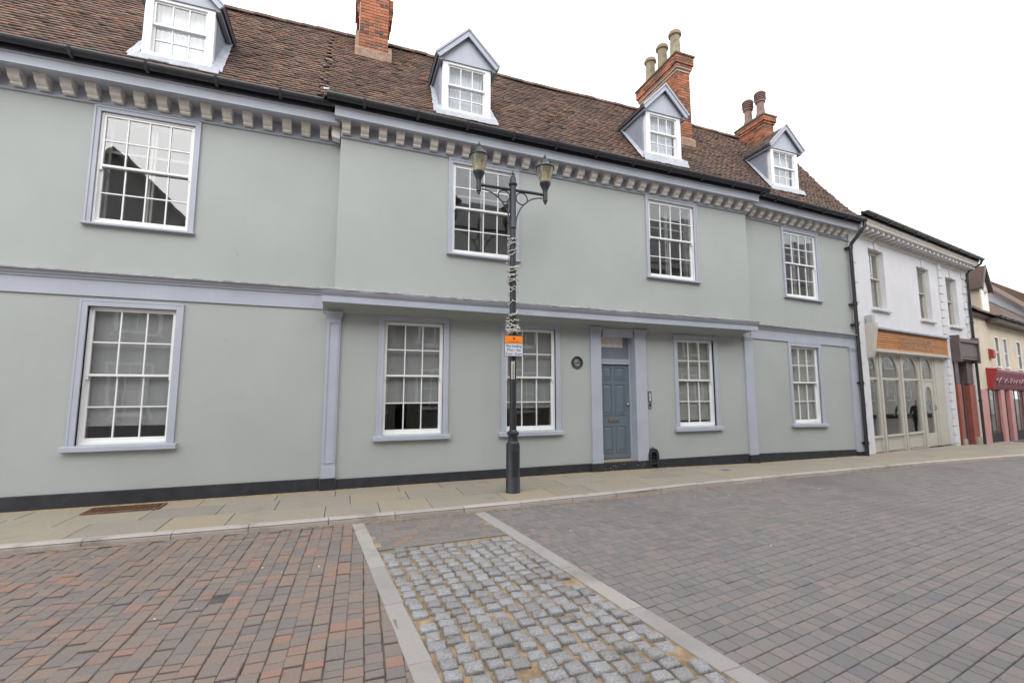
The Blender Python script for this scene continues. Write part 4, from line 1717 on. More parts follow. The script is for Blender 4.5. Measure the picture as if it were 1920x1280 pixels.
# ------------------------------------------------------------------ lamp post
LX, LY = 2.79, -1.27
G = gz(LX)
lamp = thing('street_lamp', 'black twin-armed street lamp post with two glass lanterns on the pavement', 'street lamp', (LX, LY, G))
mb = MB()
mb.lathe((LX, LY, G), [(.128, 0), (.128, .012), (.122, .02), (.120, .80), (.116, .83), (.094, .85), (.088, .87), (.085, .95), (.096, .975), (.108, .99), (.108, 1.01), (.08, 1.03), (.062, 1.06)], 28)
base = mb.build('base', 'iron', lamp, smooth=True)
mb = MB()
mb.box(LX - .055, LX + .055, LY - .131, LY - .115, G + .30, G + .72)
mb.build('access_door', 'iron', base, bevel=.004)
mb = MB()
mb.lathe((LX, LY, 0), [(.061, G + 1.05), (.059, 2.6), (.055, 4.56), (.064, 4.57), (.066, 4.60), (.060, 4.62), (.058, 5.36), (.060, 5.40)], 24)
mb.build('shaft', 'iron', lamp, smooth=True)
mb = MB()
mb.lathe((LX, LY, 0), [(.06, 5.38), (.078, 5.40), (.082, 5.425), (.07, 5.445), (.058, 5.47), (.062, 5.50), (.05, 5.53), (.054, 5.55), (.03, 5.58), (.012, 5.60), (.022, 5.625), (.018, 5.65), (.004, 5.69)], 20, cap=False)
mb.build('finial', 'iron', lamp, smooth=True)
for s in (-1, 1):
    ex = LX + s * .655
    mb = MB()
    mb.tube([(LX + s * .04, LY, 5.315), (ex, LY, 5.315)], .028, 12)
    arm = mb.build('arm', 'iron', lamp, smooth=True)
    mb = MB()
    pts = []
    for k in range(15):
        t = k / 14
        pts.append((ex - s * (.03 + .575 * (1 - math.cos(t * math.pi / 2))), LY, 5.25 - .02 - .62 * math.sin(t * math.pi / 2) ** 1.6 - .0))
    pts = [(LX + s * (.595 - .54 * math.sin(t * math.pi / 2)), LY, 4.62 + .62 * math.cos(t * math.pi / 2)) for t in [k / 14 for k in range(15)]]
    mb.tube(pts, .013, 8)
    mb.build('scroll_bracket', 'iron', arm, smooth=True)
    mb = MB()
    mb.tube([(LX + s * .175 + .112 * math.cos(a), LY, 5.17 + .112 * math.sin(a)) for a in [2 * math.pi * k / 24 for k in range(25)]], .012, 8)
    mb.build('scroll_ring', 'iron', arm, smooth=True)
    mb = MB()
    mb.lathe((ex, LY, 0), [(.012, 5.13), (.028, 5.15), (.024, 5.17), (.044, 5.19), (.046, 5.37), (.05, 5.41), (.09, 5.50), (.105, 5.53), (.105, 5.555), (.095, 5.56)], 20)
    ln = mb.build('lantern', 'iron', lamp, smooth=True)
    mb = MB()
    mb.lathe((ex, LY, 0), [(.100, 5.556), (.165, 5.845), (.159, 5.845), (.095, 5.562)], 28, cap=False)
    mb.build('glass_shade', 'lampglass', ln, smooth=True)
    mb = MB()
    mb.lathe((ex, LY, 0), [(.093, 5.562), (.108, 5.63), (.103, 5.63), (.088, 5.566)], 24, cap=False)
    mb.lathe((ex, LY, 0), [(.03, 5.56), (.034, 5.60), (.034, 5.76), (.02, 5.80)], 12)
    mb.build('reflector_bowl', 'cordwhite', ln, smooth=True)
    mb = MB()
    mb.lathe((ex, LY, 0), [(.160, 5.835), (.182, 5.84), (.184, 5.855), (.170, 5.872), (.13, 5.895), (.095, 5.935), (.082, 5.97), (.06, 5.98), (.05, 6.01), (.02, 6.035), (.024, 6.06), (.028, 6.075), (.018, 6.10), (.003, 6.14)], 24, cap=False)
    mb.lathe((ex, LY, 0), [(.16, 5.836), (.16, 5.842)], 24)
    mb.build('lantern_cap', 'iron', ln, smooth=True)

# old string lights wound round the post
sl = thing('string_lights', 'tangled off-white string lights wound around the lamp post', 'string lights', (LX, LY, 2.6))
fr = random.Random(21)


def winding(z0, z1, turns, r, wob):
    mb = MB()
    pts = []
    n = int(turns * 14)
    ph_ = fr.random() * 6
    for k in range(n + 1):
        t = k / n
        a = ph_ + 2 * math.pi * turns * t
        rr = r + fr.uniform(0, wob)
        pts.append((LX + rr * math.cos(a), LY + rr * math.sin(a), z0 + (z1 - z0) * t + fr.uniform(-.02, .02)))
    mb.tube(pts, .008, 5)
    mb.build('cord', 'cordwhite', sl)
    return pts


bulbs = []
for z0, z1, tn, wb in ((2.62, 2.80, 4.5, .05), (2.64, 2.96, 3.5, .05), (2.96, 3.45, 2.2, .02), (3.45, 3.92, 4.0, .05), (3.55, 3.86, 4.0, .06), (3.92, 4.35, 1.6, .04), (4.10, 4.42, 3.0, .05), (2.66, 2.78, 3, .08)):
    bulbs += winding(z0, z1, tn, .064, wb)
for p in bulbs[::3]:
    d = Vector((p[0] - LX, p[1] - LY, 0)).normalized()
    mb = MB()
    q = Vector(p)
    e = q + d * .02 + Vector((fr.uniform(-.02, .02), fr.uniform(-.02, .02), fr.uniform(-.02, .02)))
    mb.tube([tuple(q), tuple(q.lerp(e, .5)), tuple(e)], .010, 6, [.008, .015, .006])
    mb.build('bulb', 'cordwhite', sl)
mb = MB()
mb.box(LX - .085, LX - .055, LY - .06, LY - .02, 3.50, 3.62)
mb.build('plug_box', 'black', sl, bevel=.004)

# no-loading sign clipped to the post
sg = thing('parking_sign', 'orange and white no-loading sign plate clipped to the lamp post', 'sign', (2.765, -1.38, 2.22))
SY = -1.385
mb = MB()
mb.box(2.59, 2.94, SY, SY + .004, 2.222, 2.59)
mb.build('back_plate', 'ink', sg)
ubox('white_field', 'signwhite', sg, F0, 2.598, 2.932, SY - .003, SY - .0005, 2.23, 2.445)
ubox('orange_field', 'orange', sg, F0, 2.598, 2.932, SY - .003, SY - .0005, 2.453, 2.582)
face = lambda x, z: Matrix.Translation((x, SY - .0042, z)) @ Matrix.Rotation(R(90), 4, 'X')
text_mesh('lettering', 'No loading', .066, 'ink', sg, face(2.765, 2.385))
text_mesh('lettering', 'Mon - Sat', .066, 'ink', sg, face(2.765, 2.315))
text_mesh('lettering', '8 am - 6 pm', .062, 'ink', sg, face(2.765, 2.248))
text_mesh('lettering', 'At any time', .042, 'inkred', sg, face(2.765, 2.468))
mb = MB()
mb.lathe((0, 0, 0), [(.024, 0), (.024, .002)], 20)
mb.v = [(2.765 + x, SY - .0035 - z, 2.535 + y) for x, y, z in mb.v]
mb.build('no_stopping_roundel', 'inkred', sg)
mb = MB()
mb.box(2.75, 2.83, SY + .004, LY - .05, 2.47, 2.50)
mb.box(2.75, 2.83, SY + .004, LY - .05, 2.30, 2.33)
mb.build('clip', 'iron', sg)
stk = thing('number_sticker', 'narrow cream number strip stuck upright on the lamp post', 'sticker', (2.76, -1.33, 1.8))
mb = MB()
pts, fs = [], []
n = 8
for k in range(n + 1):
    a = R(-90 - 50) + R(62) * k / n
    for zz in (1.83, 2.14):
        for rr in (.0605, .0625):
            pts.append((LX + rr * math.cos(a), LY + rr * math.sin(a), zz))
for k in range(n):
    p = 4 * k
    fs += [(p + 1, p + 5, p + 7, p + 3), (p, p + 2, p + 6, p + 4), (p + 2, p + 3, p + 7, p + 6), (p, p + 4, p + 5, p + 1)]
mb.add(pts, fs)
mb.build('strip', 'stonecream', stk)
for k, ch in enumerate('A0086'):
    text_mesh('character', ch, .058, 'ink', stk, Matrix.Translation((LX - .018, LY - .0645, 2.05 - .05 * k)) @ Matrix.Rotation(R(-14), 4, 'Z') @ Matrix.Rotation(R(90), 4, 'X'))

# ------------------------------------------------------------------ white shop building
FW = Fr((14.06, .20, 0), R(10), 0)
shop = thing('white_shop_building', 'white painted two-storey shop building with arched shopfront and timber sign', 'building', FW(0, 0, -.22))
WW = [(1.33, 2.37, 4.22, 6.12), (4.95, 5.99, 4.15, 6.03), (7.56, 8.62, 4.11, 5.98)]
SHOPO = (.74, 6.78, -.30, 2.80)
DRW = (7.42, 9.36, -.6, 2.78)
wall_mesh(FW, .0, 9.62, -.8, 6.62, WW + [SHOPO, DRW], th=.42).build('wall', 'whitewall', shop, fix=False)
mb = MB(FW)
mb.box(.0, 9.6, 5.8, 6.0, -.8, 6.6)
mb.box(.0, .2, .45, 5.8, -.8, 6.6)
mb.box(9.4, 9.6, .45, 5.8, -.8, 6.6)
mb.build('rear_wall', 'room', shop)
mb = MB(FW)
mb.box(.3, 9.3, .45, 5.8, 2.95, 3.15)
mb.box(.3, 7.0, .45, 5.8, -.6, -.34)
mb.build('floor_slab', 'roomlight', shop)
mb = MB(FW)
mb.box(.3, 7.0, 3.2, 3.3, -.3, 2.9)
mb.build('shop_back_wall', 'roomlight', shop)
mb = MB(FW)
mb.box(.9, 3.0, 1.2, 1.9, -.3, .45)
mb.build('display_counter', 'shelf', shop, bevel=.01)
mb = MB(FW)
pts = [(-.05, -.50, 6.72), (9.7, -.50, 6.72), (9.7, 3.0, 9.0), (-.05, 3.0, 9.0), (9.7, 6.1, 6.6), (-.05, 6.1, 6.6)]
mb.add(pts, [(0, 1, 2, 3), (3, 2, 4, 5)])
mb.build('roof', 'under', shop, fix=False)
# cornice and gutter
mb = MB(FW)
mb.box(0, 9.62, -.03, .02, 6.36, 6.62)
mb.prism([(0, 6.58), (-.40, 6.58), (-.42, 6.64), (-.46, 6.68), (-.47, 6.74), (0, 6.74)], 0, 9.64)
mb.build('cornice', 'stone_trim', shop)
gutter(FW, -.05, 9.78, -.55, 6.86, shop)
mme = None
u = .2
while u < 9.6:
    ubox('modillion', 'quoin', shop, FW, u - .06, u + .06, -.34, -.031, 6.47, 6.579)
    u += .36
# quoins
for c, wide, flip in ((.0, .0, 1), (6.78, .0, 1), (9.20, 0, -1)):
    z, k = -.55 if c > 6.5 and c < 7 else -.3, 0
    while z < 6.25:
        wd = .42 if k % 2 else .30
        a, b = (c, c + wd) if flip > 0 else (c + .42 - wd, c + .42)
        if c == 6.78:
            a, b = c + .02 + (.30 - wd) * .4, c + .34 + (wd - .30) * .5
            a = max(a, 6.79)
        if c == 9.20 and z < 2.9:
            z += .305
            k += 1
            continue
        ubox('quoin_stone', 'quoin', shop, FW, a, b, -.045, .0, z, z + .272)
        z += .305
        k += 1


def shop_window(op):
    u0, u1, w0, w1 = op
    mb = MB(FW)
    f = .06
    s = .13
    mb.box(u0, u0 + f, s, s + .12, w0, w1)
    mb.box(u1 - f, u1, s, s + .12, w0, w1)
    mb.box(u0 + f, u1 - f, s, s + .12, w1 - f, w1)
    mb.box(u0 + f, u1 - f, s, s + .12, w0, w0 + .05)
    p = mb.build('window', 'stonecream', shop)
    wm = (w0 + w1) / 2 + .05
    for (a, b, v) in ((wm - .02, w1 - f, s + .015), (w0 + .05, wm + .02, s + .06)):
        ubox('sash_stile', 'stonecream', p, FW, u0 + f, u0 + f + .05, v, v + .04, a, b)
        ubox('sash_stile', 'stonecream', p, FW, u1 - f - .05, u1 - f, v, v + .04, a, b)
        ubox('sash_rail', 'stonecream', p, FW, u0 + f + .05, u1 - f - .05, v + .001, v + .039, b - .05, b)
        ubox('sash_rail', 'stonecream', p, FW, u0 + f + .05, u1 - f - .05, v + .001, v + .039, a, a + .05)
        c = (u0 + u1) / 2
        ubox('glazing_bar', 'stonecream', p, FW, c - .012, c + .012, v + .004, v + .034, a + .05, b - .05)
        ubox('pane', 'glass', p, FW, u0 + f + .05, c - .012, v + .018, v + .022, a + .05, b - .05)
        ubox('pane', 'glass', p, FW, c + .012, u1 - f - .05, v + .018, v + .022, a + .05, b - .05)
    ubox('curtain', 'blindlight', p, FW, u0 + f, u1 - f, s + .15, s + .16, w0 + .05, w1 - f)
    mb = MB(FW)
    mb.prism([(.13, w0), (-.06, w0 - .015), (-.10, w0 - .02), (-.10, w0 - .10), (.0, w0 - .11)], u0 - .08, u1 + .10)
    mb.build('sill', 'quoin', p, bevel=.005)
    mb = MB(FW)
    c = (u0 + u1) / 2
    mb.plate([(c - .10, w1 + .0), (c + .10, w1 + .0), (c + .15, w1 + .30), (c - .15, w1 + .30)], -.03, .0)
    mb.build('keystone', 'quoin', p, bevel=.004)


for q in WW:
    shop_window(q)

# shopfront joinery: four arched lights
bays = [(.78, 1.56), (1.90, 3.08), (3.42, 4.60), (4.96, 5.86)]
sfv = .12
mb = MB(FW)
posts = [(.74, .80), (1.56, 1.90), (3.08, 3.42), (4.60, 4.96), (5.86, 6.02)]
for a, b in posts:
    mb.box(a, b, sfv, sfv + .12, -.32, 2.80)
for a, b in bays:
    mb.box(a, b, sfv + .01, sfv + .10, 1.97, 2.04)
    top, spring = 2.80, 2.06
    c, hw, apx = (a + b) / 2, (b - a) / 2, 2.74
    n = 14
    pts, fs = [], []
    for k in range(n + 1):
        th = math.pi * k / n
        uu = c - hw * math.cos(th)
        zz = spring + (apx - spring) * math.sin(th) ** .8
        pts += [(uu, sfv + .02, zz), (uu, sfv + .02, top), (uu, sfv + .09, zz), (uu, sfv + .09, top)]
    for k in range(n):
        p = 4 * k
        fs += [(p, p + 4, p + 5, p + 1), (p + 2, p + 3, p + 7, p + 6), (p, p + 2, p + 6, p + 4)]
    mb.add(pts, fs)
for a, b in bays[:3]:
    mb.box(a, b, sfv + .02, sfv + .10, -.32, .20)
    mb.box(a - .03, b + .03, sfv - .03, sfv + .1, .20, .25)
    for x0, x1, z0, z1 in ((a + .05, b - .05, .12, .15), (a + .05, b - .05, -.22, -.19), (a + .05, a + .08, -.19, .12), (b - .08, b - .05, -.19, .12)):
        mb.box(x0, x1, sfv + .005, sfv + .02, z0, z1)
for x in (1.73, 3.25, 4.78):
    mb.box(x - .05, x + .05, sfv - .04, sfv + .001, -.32, 2.78)
sf = mb.build('shopfront', 'stonecream', shop)
for a, b in bays:
    ubox('shop_pane', 'glassshop', sf, FW, a, b, sfv + .05, sfv + .056, .25 if b < 5 else 1.98, 1.97 if b < 5 else 2.78)
    if b < 5:
        ubox('shop_pane', 'glassshop', sf, FW, a, b, sfv + .051, sfv + .057, 2.04, 2.78)
# door in the fourth bay with an arched light
a, b = bays[3]
mb = MB(FW)
c, hw = (a + b) / 2, (b - a) / 2 - .16
n = 12
pts, fs = [], []
for k in range(n + 1):
    th = math.pi * k / n
    uu = c - hw * math.cos(th)
    zz = 1.35 + .42 * math.sin(th)
    pts += [(uu, sfv + .03, zz), (uu, sfv + .03, 1.97), (uu, sfv + .08, zz), (uu, sfv + .08, 1.97)]
for k in range(n):
    p = 4 * k
    fs += [(p, p + 4, p + 5, p + 1), (p + 2, p + 3, p + 7, p + 6), (p, p + 2, p + 6, p + 4)]
mb.add(pts, fs)
mb.box(a, a + .16, sfv + .03, sfv + .08, -.30, 1.97)
mb.box(b - .16, b, sfv + .03, sfv + .08, -.30, 1.97)
mb.box(a + .16, b - .16, sfv + .03, sfv + .08, -.30, .16)
dr = mb.build('shop_door', 'stonecream', shop)
ubox('door_pane', 'glassshop', dr, FW, a + .16, b - .16, sfv + .05, sfv + .056, .16, 1.78)
mb = MB(FW)
mb.tube([(b - .08, sfv + .02, .95), (b - .08, sfv - .03, .96), (b - .08, sfv - .03, 1.10), (b - .08, sfv + .02, 1.11)], .012, 8)
mb.build('door_handle', 'brass', dr)
mb = MB(FW)
mb.box(6.02, 6.78, .10, .42, -.4, 2.80)
mb.build('side_panel', 'stonecream', shop)
mb = MB(FW)
mb.prism([(.3, -.30), (-.05, -.30), (-.05, -.42), (.3, -.42)], .74, 6.8)
mb.build('shop_step', 'slab', shop)
# timber fascia sign
sn = thing('timber_shop_sign', 'orange timber slat shop sign with wire lettering above the arched shopfront', 'sign', FW(1.0, -.2, 2.85))
nb = 8
for k in range(nb):
    z0 = 2.90 + k * .076
    mb = MB(FW)
    mb.prism([(-.02, z0), (-.075, z0 + .002), (-.06, z0 + .073), (-.02, z0 + .073)], .98, 6.86)
    o = mb.build('slat', 'slat', sn)
mb = MB(FW)
mb.box(.96, 6.88, -.10, .0, 2.82, 2.895)
mb.build('bottom_rail', 'stonecream', sn, bevel=.004)
mb = MB(FW)
mb.prism([(.0, 3.515), (-.15, 3.515), (-.16, 3.56), (-.10, 3.60), (.0, 3.66)], .94, 6.92)
mb.build('lead_hood', 'lead', sn)
mb = MB(FW)
lr = random.Random(9)
for row, (z0, hh, n, s0) in enumerate(((3.24, .15, 13, 2.75), (3.03, .15, 13, 2.75))):
    for k in range(n):
        u = s0 + k * .21
        sh = lr.choice([[(0, 0), (0, 1), (.7, 1), (.7, .5), (0, .5)], [(0, 1), (0, 0), (.7, 0), (.7, 1)], [(.7, .9), (0, .9), (0, .1), (.7, .1)], [(0, 0), (.35, 1), (.7, 0)], [(0, 0), (0, 1), (.7, 0), (.7, 1)], [(.1, .1), (.1, .9), (.65, .9), (.65, .1), (.1, .1)]])
        mb.tube([(u + a_ * .19, -.10, z0 + b_ * hh) for a_, b_ in sh], .008, 5)
mb.build('wire_lettering', 'mortar', sn)
# console bracket and small light at the left end of the sign
mb = MB(FW)
mb.prism([(.0, 2.60), (-.10, 2.62), (-.16, 2.85), (-.22, 3.35), (-.26, 3.55), (-.26, 3.66), (0, 3.66)], .70, .93)
mb.build('console_bracket', 'stonecream', shop, bevel=.006)
mb = MB(FW)
mb.box(.72, .90, -.20, -.02, 3.66, 3.90)
tag(mb.build('alarm_box', 'metal', None, bevel=.008), 'small grey box fixed above the left end of the timber sign', 'alarm box')
# brown doorway beside the shop
dw = .30
mb = MB(FW)
mb.box(7.45, 9.42, -.20, .02, 2.80, 3.45)
mb.box(7.55, 9.32, -.215, -.195, 2.90, 3.30)
mb.box(7.40, 9.50, -.27, .02, 3.45, 3.58)
mb.box(7.36, 7.48, -.26, .0, 2.70, 3.70)
mb.box(9.38, 9.50, -.26, .0, 2.70, 3.70)
bd = mb.build('entrance_fascia', 'brown', shop, bevel=.006)
mb = MB(FW)
mb.box(7.50, 7.84, -.06, .40, -.6, 1.88)
mb.box(8.78, 9.36, -.04, .40, -.6, 1.86)
mb.build('entrance_panelling', 'redwood', shop, bevel=.006)
mb = MB(FW)
mb.box(7.50, 7.86, -.03, .40, 1.885, 2.80)
mb.box(8.74, 9.36, -.02, .40, 1.885, 2.80)
mb.box(7.86, 8.74, .25, .40, 2.0, 2.80)
mb.box(8.60, 8.78, .10, .40, -.6, 2.0)
mb.build('entrance_frame', 'brown', shop, bevel=.006)
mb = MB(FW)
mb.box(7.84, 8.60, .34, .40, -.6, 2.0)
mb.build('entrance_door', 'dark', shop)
for a, b in ((7.46, 7.80), (8.86, 9.36)):
    for k in range(4):
        ubox('brick', 'mortar', shop, FW, a, b, -.10, -.0605 if a < 8 else -.0405, -.62 + .09 * k + .12, -.62 + .09 * k + .20)
mb = MB(FW)
PX = 9.72
mb.tube([(9.72, -.55, 6.80), (9.70, -.50, 6.66), (9.56, -.20, 6.45), (9.54, -.12, 6.30), (9.54, -.10, 5.0), (9.54, -.10, -.55)], .045, 10)
for zz in (6.0, 4.3, 3.65, 1.2):
    mb.lathe((9.54, -.10, zz), [(.06, 0), (.06, .08)], 10)
mb.build('drainpipe', 'black', shop, smooth=True)

# ------------------------------------------------------------------ cream building with pink shopfront
FK = Fr(FW(9.66, .02, 0), R(10.6), -.012)
cr = thing('cream_shop_building', 'cream rendered building with small sashes, dormer and pink shopfront', 'building', FK(0, 0, -.48))
KW = [(2.95, 3.50, 2.72, 3.98), (4.12, 4.66, 2.72, 3.98), (6.15, 6.75, 2.72, 3.98), (8.2, 8.8, 2.72, 3.98)]
KO = (.95, 9.6, -.8, 1.72)
wall_mesh(FK, 0, 14, -1.2, 4.72, KW + [KO], th=.35).build('wall', 'cream', cr, fix=False)
mb = MB(FK)
mb.box(0, 14, 5.8, 6.0, -1.2, 4.7)
mb.box(0, .2, .36, 5.8, -1.2, 4.7)
mb.box(.3, 13.8, .5, 5.8, 1.75, 1.9)
mb.box(.3, 13.8, 2.2, 2.3, -1.2, 1.7)
mb.build('rear_wall', 'room', cr)
for u0, u1, w0, w1 in KW:
    mb = MB(FK)
    mb.box(u0 - .05, u0, -.02, .08, w0 - .06, w1 + .05)
    mb.box(u1, u1 + .05, -.02, .08, w0 - .06, w1 + .05)
    mb.box(u0, u1, -.02, .08, w1, w1 + .05)
    mb.box(u0, u1, -.05, .08, w0 - .06, w0)
    p = mb.build('window', 'white', cr)
    ubox('sash_rail', 'white', p, FK, u0, u1, .02, .06, (w0 + w1) / 2 - .025, (w0 + w1) / 2 + .025)
    ubox('glazing_bar', 'white', p, FK, (u0 + u1) / 2 - .012, (u0 + u1) / 2 + .012, .022, .055, w0, w1)
    for a, b in ((u0, (u0 + u1) / 2 - .012), ((u0 + u1) / 2 + .012, u1)):
        ubox('pane', 'glass', p, FK, a, b, .036, .04, w0, (w0 + w1) / 2 - .025)
        ubox('pane', 'glass', p, FK, a, b, .036, .04, (w0 + w1) / 2 + .025, w1)
    ubox('curtain', 'net', p, FK, u0, u1, .14, .15, w0, w1)
# eaves and roof
mb = MB(FK)
mb.prism([(0, 4.55), (-.35, 4.55), (-.38, 4.70), (0, 4.75)], 2.1, 14)
mb.prism([(0, 4.68), (-.14, 4.68), (-.16, 4.80), (0, 4.85)], 0, 2.1)
mb.build('eaves_board', 'brown', cr)
gutter(FK, 2.05, 14, -.46, 4.80, cr)
mb = MB(FK)
mb.add([(0, -.20, 4.80), (14, -.45, 4.78), (14, 3.2, 7.9), (0, 3.2, 7.9), (14, 6, 4.8), (0, 6, 4.8)], [(0, 1, 2, 3), (3, 2, 4, 5)])
rf = mb.build('roof', 'under', cr, fix=False)
mb = MB(FK)
for j in range(26):
    t = j / 26
    u = .0 + (.08 if j % 2 else 0)
    while u < 12:
        v0_, z0_ = -.30 + 3.5 * t, 4.83 + 3.07 * t
        mb.add([(u, v0_, z0_ + .02), (u + .2, v0_, z0_ + .02), (u + .2, v0_ + .17, z0_ + .155), (u, v0_ + .17, z0_ + .155), (u, v0_, z0_ - .01), (u + .2, v0_, z0_ - .01)],
               [(0, 1, 2, 3), (4, 5, 1, 0)], rnd.random() * .99 + .005)
        u += .205
o = mb.build('roof_tile_field', 'tile', rf, fix=False)
o['kind'] = 'stuff'
# dormer with tiled pitched roof, side on
def side_dormer(u0, u1, v0_, v1_, z0, z1, zr, name='dormer'):
    mb = MB(FK)
    mb.box(u0, u1, v0_, v1_, z0, z1)
    d = mb.build(name, 'cream', cr)
    mb = MB(FK)
    c = (u0 + u1) / 2
    mb.plate([(u0, z1), (u1, z1), (c, zr - .04)], v0_ + .0, v0_ + .06)
    mb.build('gable', 'white', d)
    for s in (-1, 1):
        mb = MB(FK)
        e = c + s * ((u1 - u0) / 2 + .12)
        A = [(c, v0_ - .12, zr), (c, v1_ + .6, zr), (e, v1_ + .6, z1 - .10), (e, v0_ - .12, z1 - .10)]
        B = [(u, v, z + .06) for u, v, z in A]
        mb.add(A + B, [(0, 1, 2, 3), (7, 6, 5, 4)] + [(i, 4 + i, 4 + (i + 1) % 4, (i + 1) % 4) for i in range(4)])
        mb.build('dormer_slope', 'tile', d)
        mb = MB(FK)
        mb.plate([(c, zr + .10), (e + s * .02, z1 - .02), (e + s * .02, z1 - .16), (c, zr - .06)], v0_ - .16, v0_ - .121)
        mb.build('barge_board', 'brown', d)
    mb = MB(FK)
    mb.box(u0 + .15, u1 - .15, v0_ - .01, v0_ + .02, z0 + .15, z1 - .1)
    mb.build('dormer_window', 'glass', d)
    return d


side_dormer(1.55, 2.65, -.05, 1.3, 4.9, 6.0, 6.95)
# shopfront
for a, b in ((.30, 1.0), (2.72, 3.22), (3.95, 4.40), (6.3, 6.8), (8.8, 9.6)):
    mb = MB(FK)
    mb.box(a, b, -.08, .06, -1.0, 1.70)
    mb.build('shopfront_pilaster', 'pink', cr, bevel=.01)
for a, b in ((1.0, 2.72), (4.40, 6.3), (6.8, 8.8)):
    mb = MB(FK)
    mb.box(a, b, -.01, .06, -1.0, -.08)
    p = mb.build('stall_riser', 'dark', cr)
    for k in range(4):
        x = a + (b - a) * k / 3
        ubox('glazing_bar', 'brown', p, FK, x - .03, x + .03, .005, .05, -.08, 1.70)
    for k in range(3):
        x0, x1 = a + (b - a) * k / 3 + .03, a + (b - a) * (k + 1) / 3 - .03
        ubox('pane', 'glassshop', p, FK, x0, x1, .02, .026, -.08, 1.68)
    n = 9
    for k in range(n):
        x = a + .1 + (b - a - .2) * (k + rnd.random() * .5) / n
        z = rnd.uniform(.0, 1.2)
        ubox('window_card', rnd.choice(['paper', 'net', 'pink', 'paper']), p, FK, x, x + rnd.uniform(.12, .22), .10, .11, z, z + rnd.uniform(.2, .5))
mb = MB(FK)
mb.box(3.22, 3.95, .25, .33, -1.0, 1.70)
mb.build('shop_door', 'dark', cr)
fs_ = thing('pink_shop_fascia', 'maroon and pink shop fascia board on the cream building', 'sign', FK(1.3, -.3, 1.9))
mb = MB(FK)
mb.prism([(.0, 1.76), (-.12, 1.76), (-.30, 2.42), (-.30, 2.50), (0, 2.58)], 1.50, 9.7)
mb.build('board', 'maroon', fs_)
mb = MB(FK)
mb.prism([(.0, 1.70), (-.16, 1.70), (-.34, 2.50), (-.34, 2.56), (0, 2.60)], 1.42, 1.495)
mb.build('end_bracket', 'red', fs_)
mb = MB(FK)
lr = random.Random(4)
for k in range(9):
    pts = []
    for i in range(9):
        u = 1.7 + k * .85 + i * .09
        z = 2.08 + .10 * math.sin(i * 1.4 + k) + lr.uniform(-.03, .03)
        pts.append((u, -.215 - (z - 2.08) * .27 - .01, z))
    mb.tube(pts, .03, 5)
mb.build('faded_print', 'maroonpale', fs_)
mb = MB(FK)
mb.prism([(0, 3.02), (-.12, 3.02), (-.16, 3.10), (-.16, 3.36), (0, 3.44)], 2.02, 2.30)
tag(mb.build('burglar_alarm', 'red', None, bevel=.01), 'red burglar alarm box on the cream wall above the pink shop', 'alarm box')

# ------------------------------------------------------------------ far houses down the street
FG = Fr(FK(14.1, -.2, 0), R(11), -.01)
far1 = thing('gabled_house', 'white gabled house with dark barge boards behind the cream building', 'house', FG(0, 0, -.6))
mb = MB(FG)
mb.box(0, 6, 0, 8, -1.3, 5.2)
mb.build('wall', 'cream', far1)
mb = MB(FG)
mb.add([(0.02, .0, 5.2), (0.02, 8, 5.2), (0.02, 4, 9.4), (5.98, 0, 5.2), (5.98, 8, 5.2), (5.98, 4, 9.4)], [(0, 2, 1), (3, 4, 5), (0, 3, 5, 2), (1, 2, 5, 4), (0, 1, 4, 3)])
mb.build('gable', 'whitewall', far1)
for s in (0, 1):
    mb = MB(FG)
    y0, y1 = (-.35, 4) if s == 0 else (8.35, 4)
    z0, z1 = 4.85, 9.45
    mb.add([(-.3, y0, z0), (6.3, y0, z0), (6.3, y1, z1), (-.3, y1, z1), (-.3, y0, z0 + .14), (6.3, y0, z0 + .14), (6.3, y1, z1 + .14), (-.3, y1, z1 + .14)],
           [(0, 3, 2, 1), (4, 5, 6, 7), (0, 1, 5, 4), (1, 2, 6, 5), (2, 3, 7, 6), (3, 0, 4, 7)])
    r_ = mb.build('roof_slope', 'tile', far1)
    mb = MB(FG)
    mb.add([(-.34, y0, z0 - .10), (-.30, y0, z0 - .10), (-.30, y1, z1 - .10), (-.34, y1, z1 - .10), (-.34, y0, z0 + .12), (-.30, y0, z0 + .12), (-.30, y1, z1 + .12), (-.34, y1, z1 + .12)],
           [(0, 3, 2, 1), (4, 5, 6, 7), (0, 1, 5, 4), (1, 2, 6, 5), (2, 3, 7, 6), (3, 0, 4, 7)])
    mb.build('barge_board', 'brown', far1)
for k in range(3):
    ubox('window', 'glass', far1, FG, .7 + 1.9 * k, 1.5 + 1.9 * k, -.03, .02, 2.6, 4.0)
    ubox('window', 'glass', far1, FG, .7 + 1.9 * k, 1.7 + 1.9 * k, -.03, .02, -.4, 1.6)
FH = Fr(FG(6.4, .3, 0), R(13), -.01)
far2 = thing('blue_eaved_house', 'far house with brown tiled roof and blue eaves at the end of the street', 'house', FH(0, 0, -.7))
mb = MB(FH)
mb.box(0, 10, 0, 7, -1.5, 6.4)
mb.build('wall', 'cream', far2)
mb = MB(FH)
mb.box(-.05, 10.05, -.4, 0, 6.25, 6.55)
mb.build('eaves_board', 'blue', far2)
mb = MB(FH)
mb.add([(-.1, -.5, 6.5), (10.1, -.5, 6.5), (10.1, 3.5, 9.6), (-.1, 3.5, 9.6), (10.1, 7.4, 6.5), (-.1, 7.4, 6.5)], [(0, 1, 2, 3), (3, 2, 4, 5), (0, 3, 5), (1, 4, 2), (0, 5, 4, 1)])
mb.build('roof', 'tile', far2)
for k in range(4):
    ubox('window', 'glass', far2, FH, .8 + 2.2 * k, 1.8 + 2.2 * k, -.03, .02, 3.2, 5.0)
    ubox('window', 'glass', far2, FH, .8 + 2.2 * k, 2.0 + 2.2 * k, -.03, .02, -.2, 1.8)


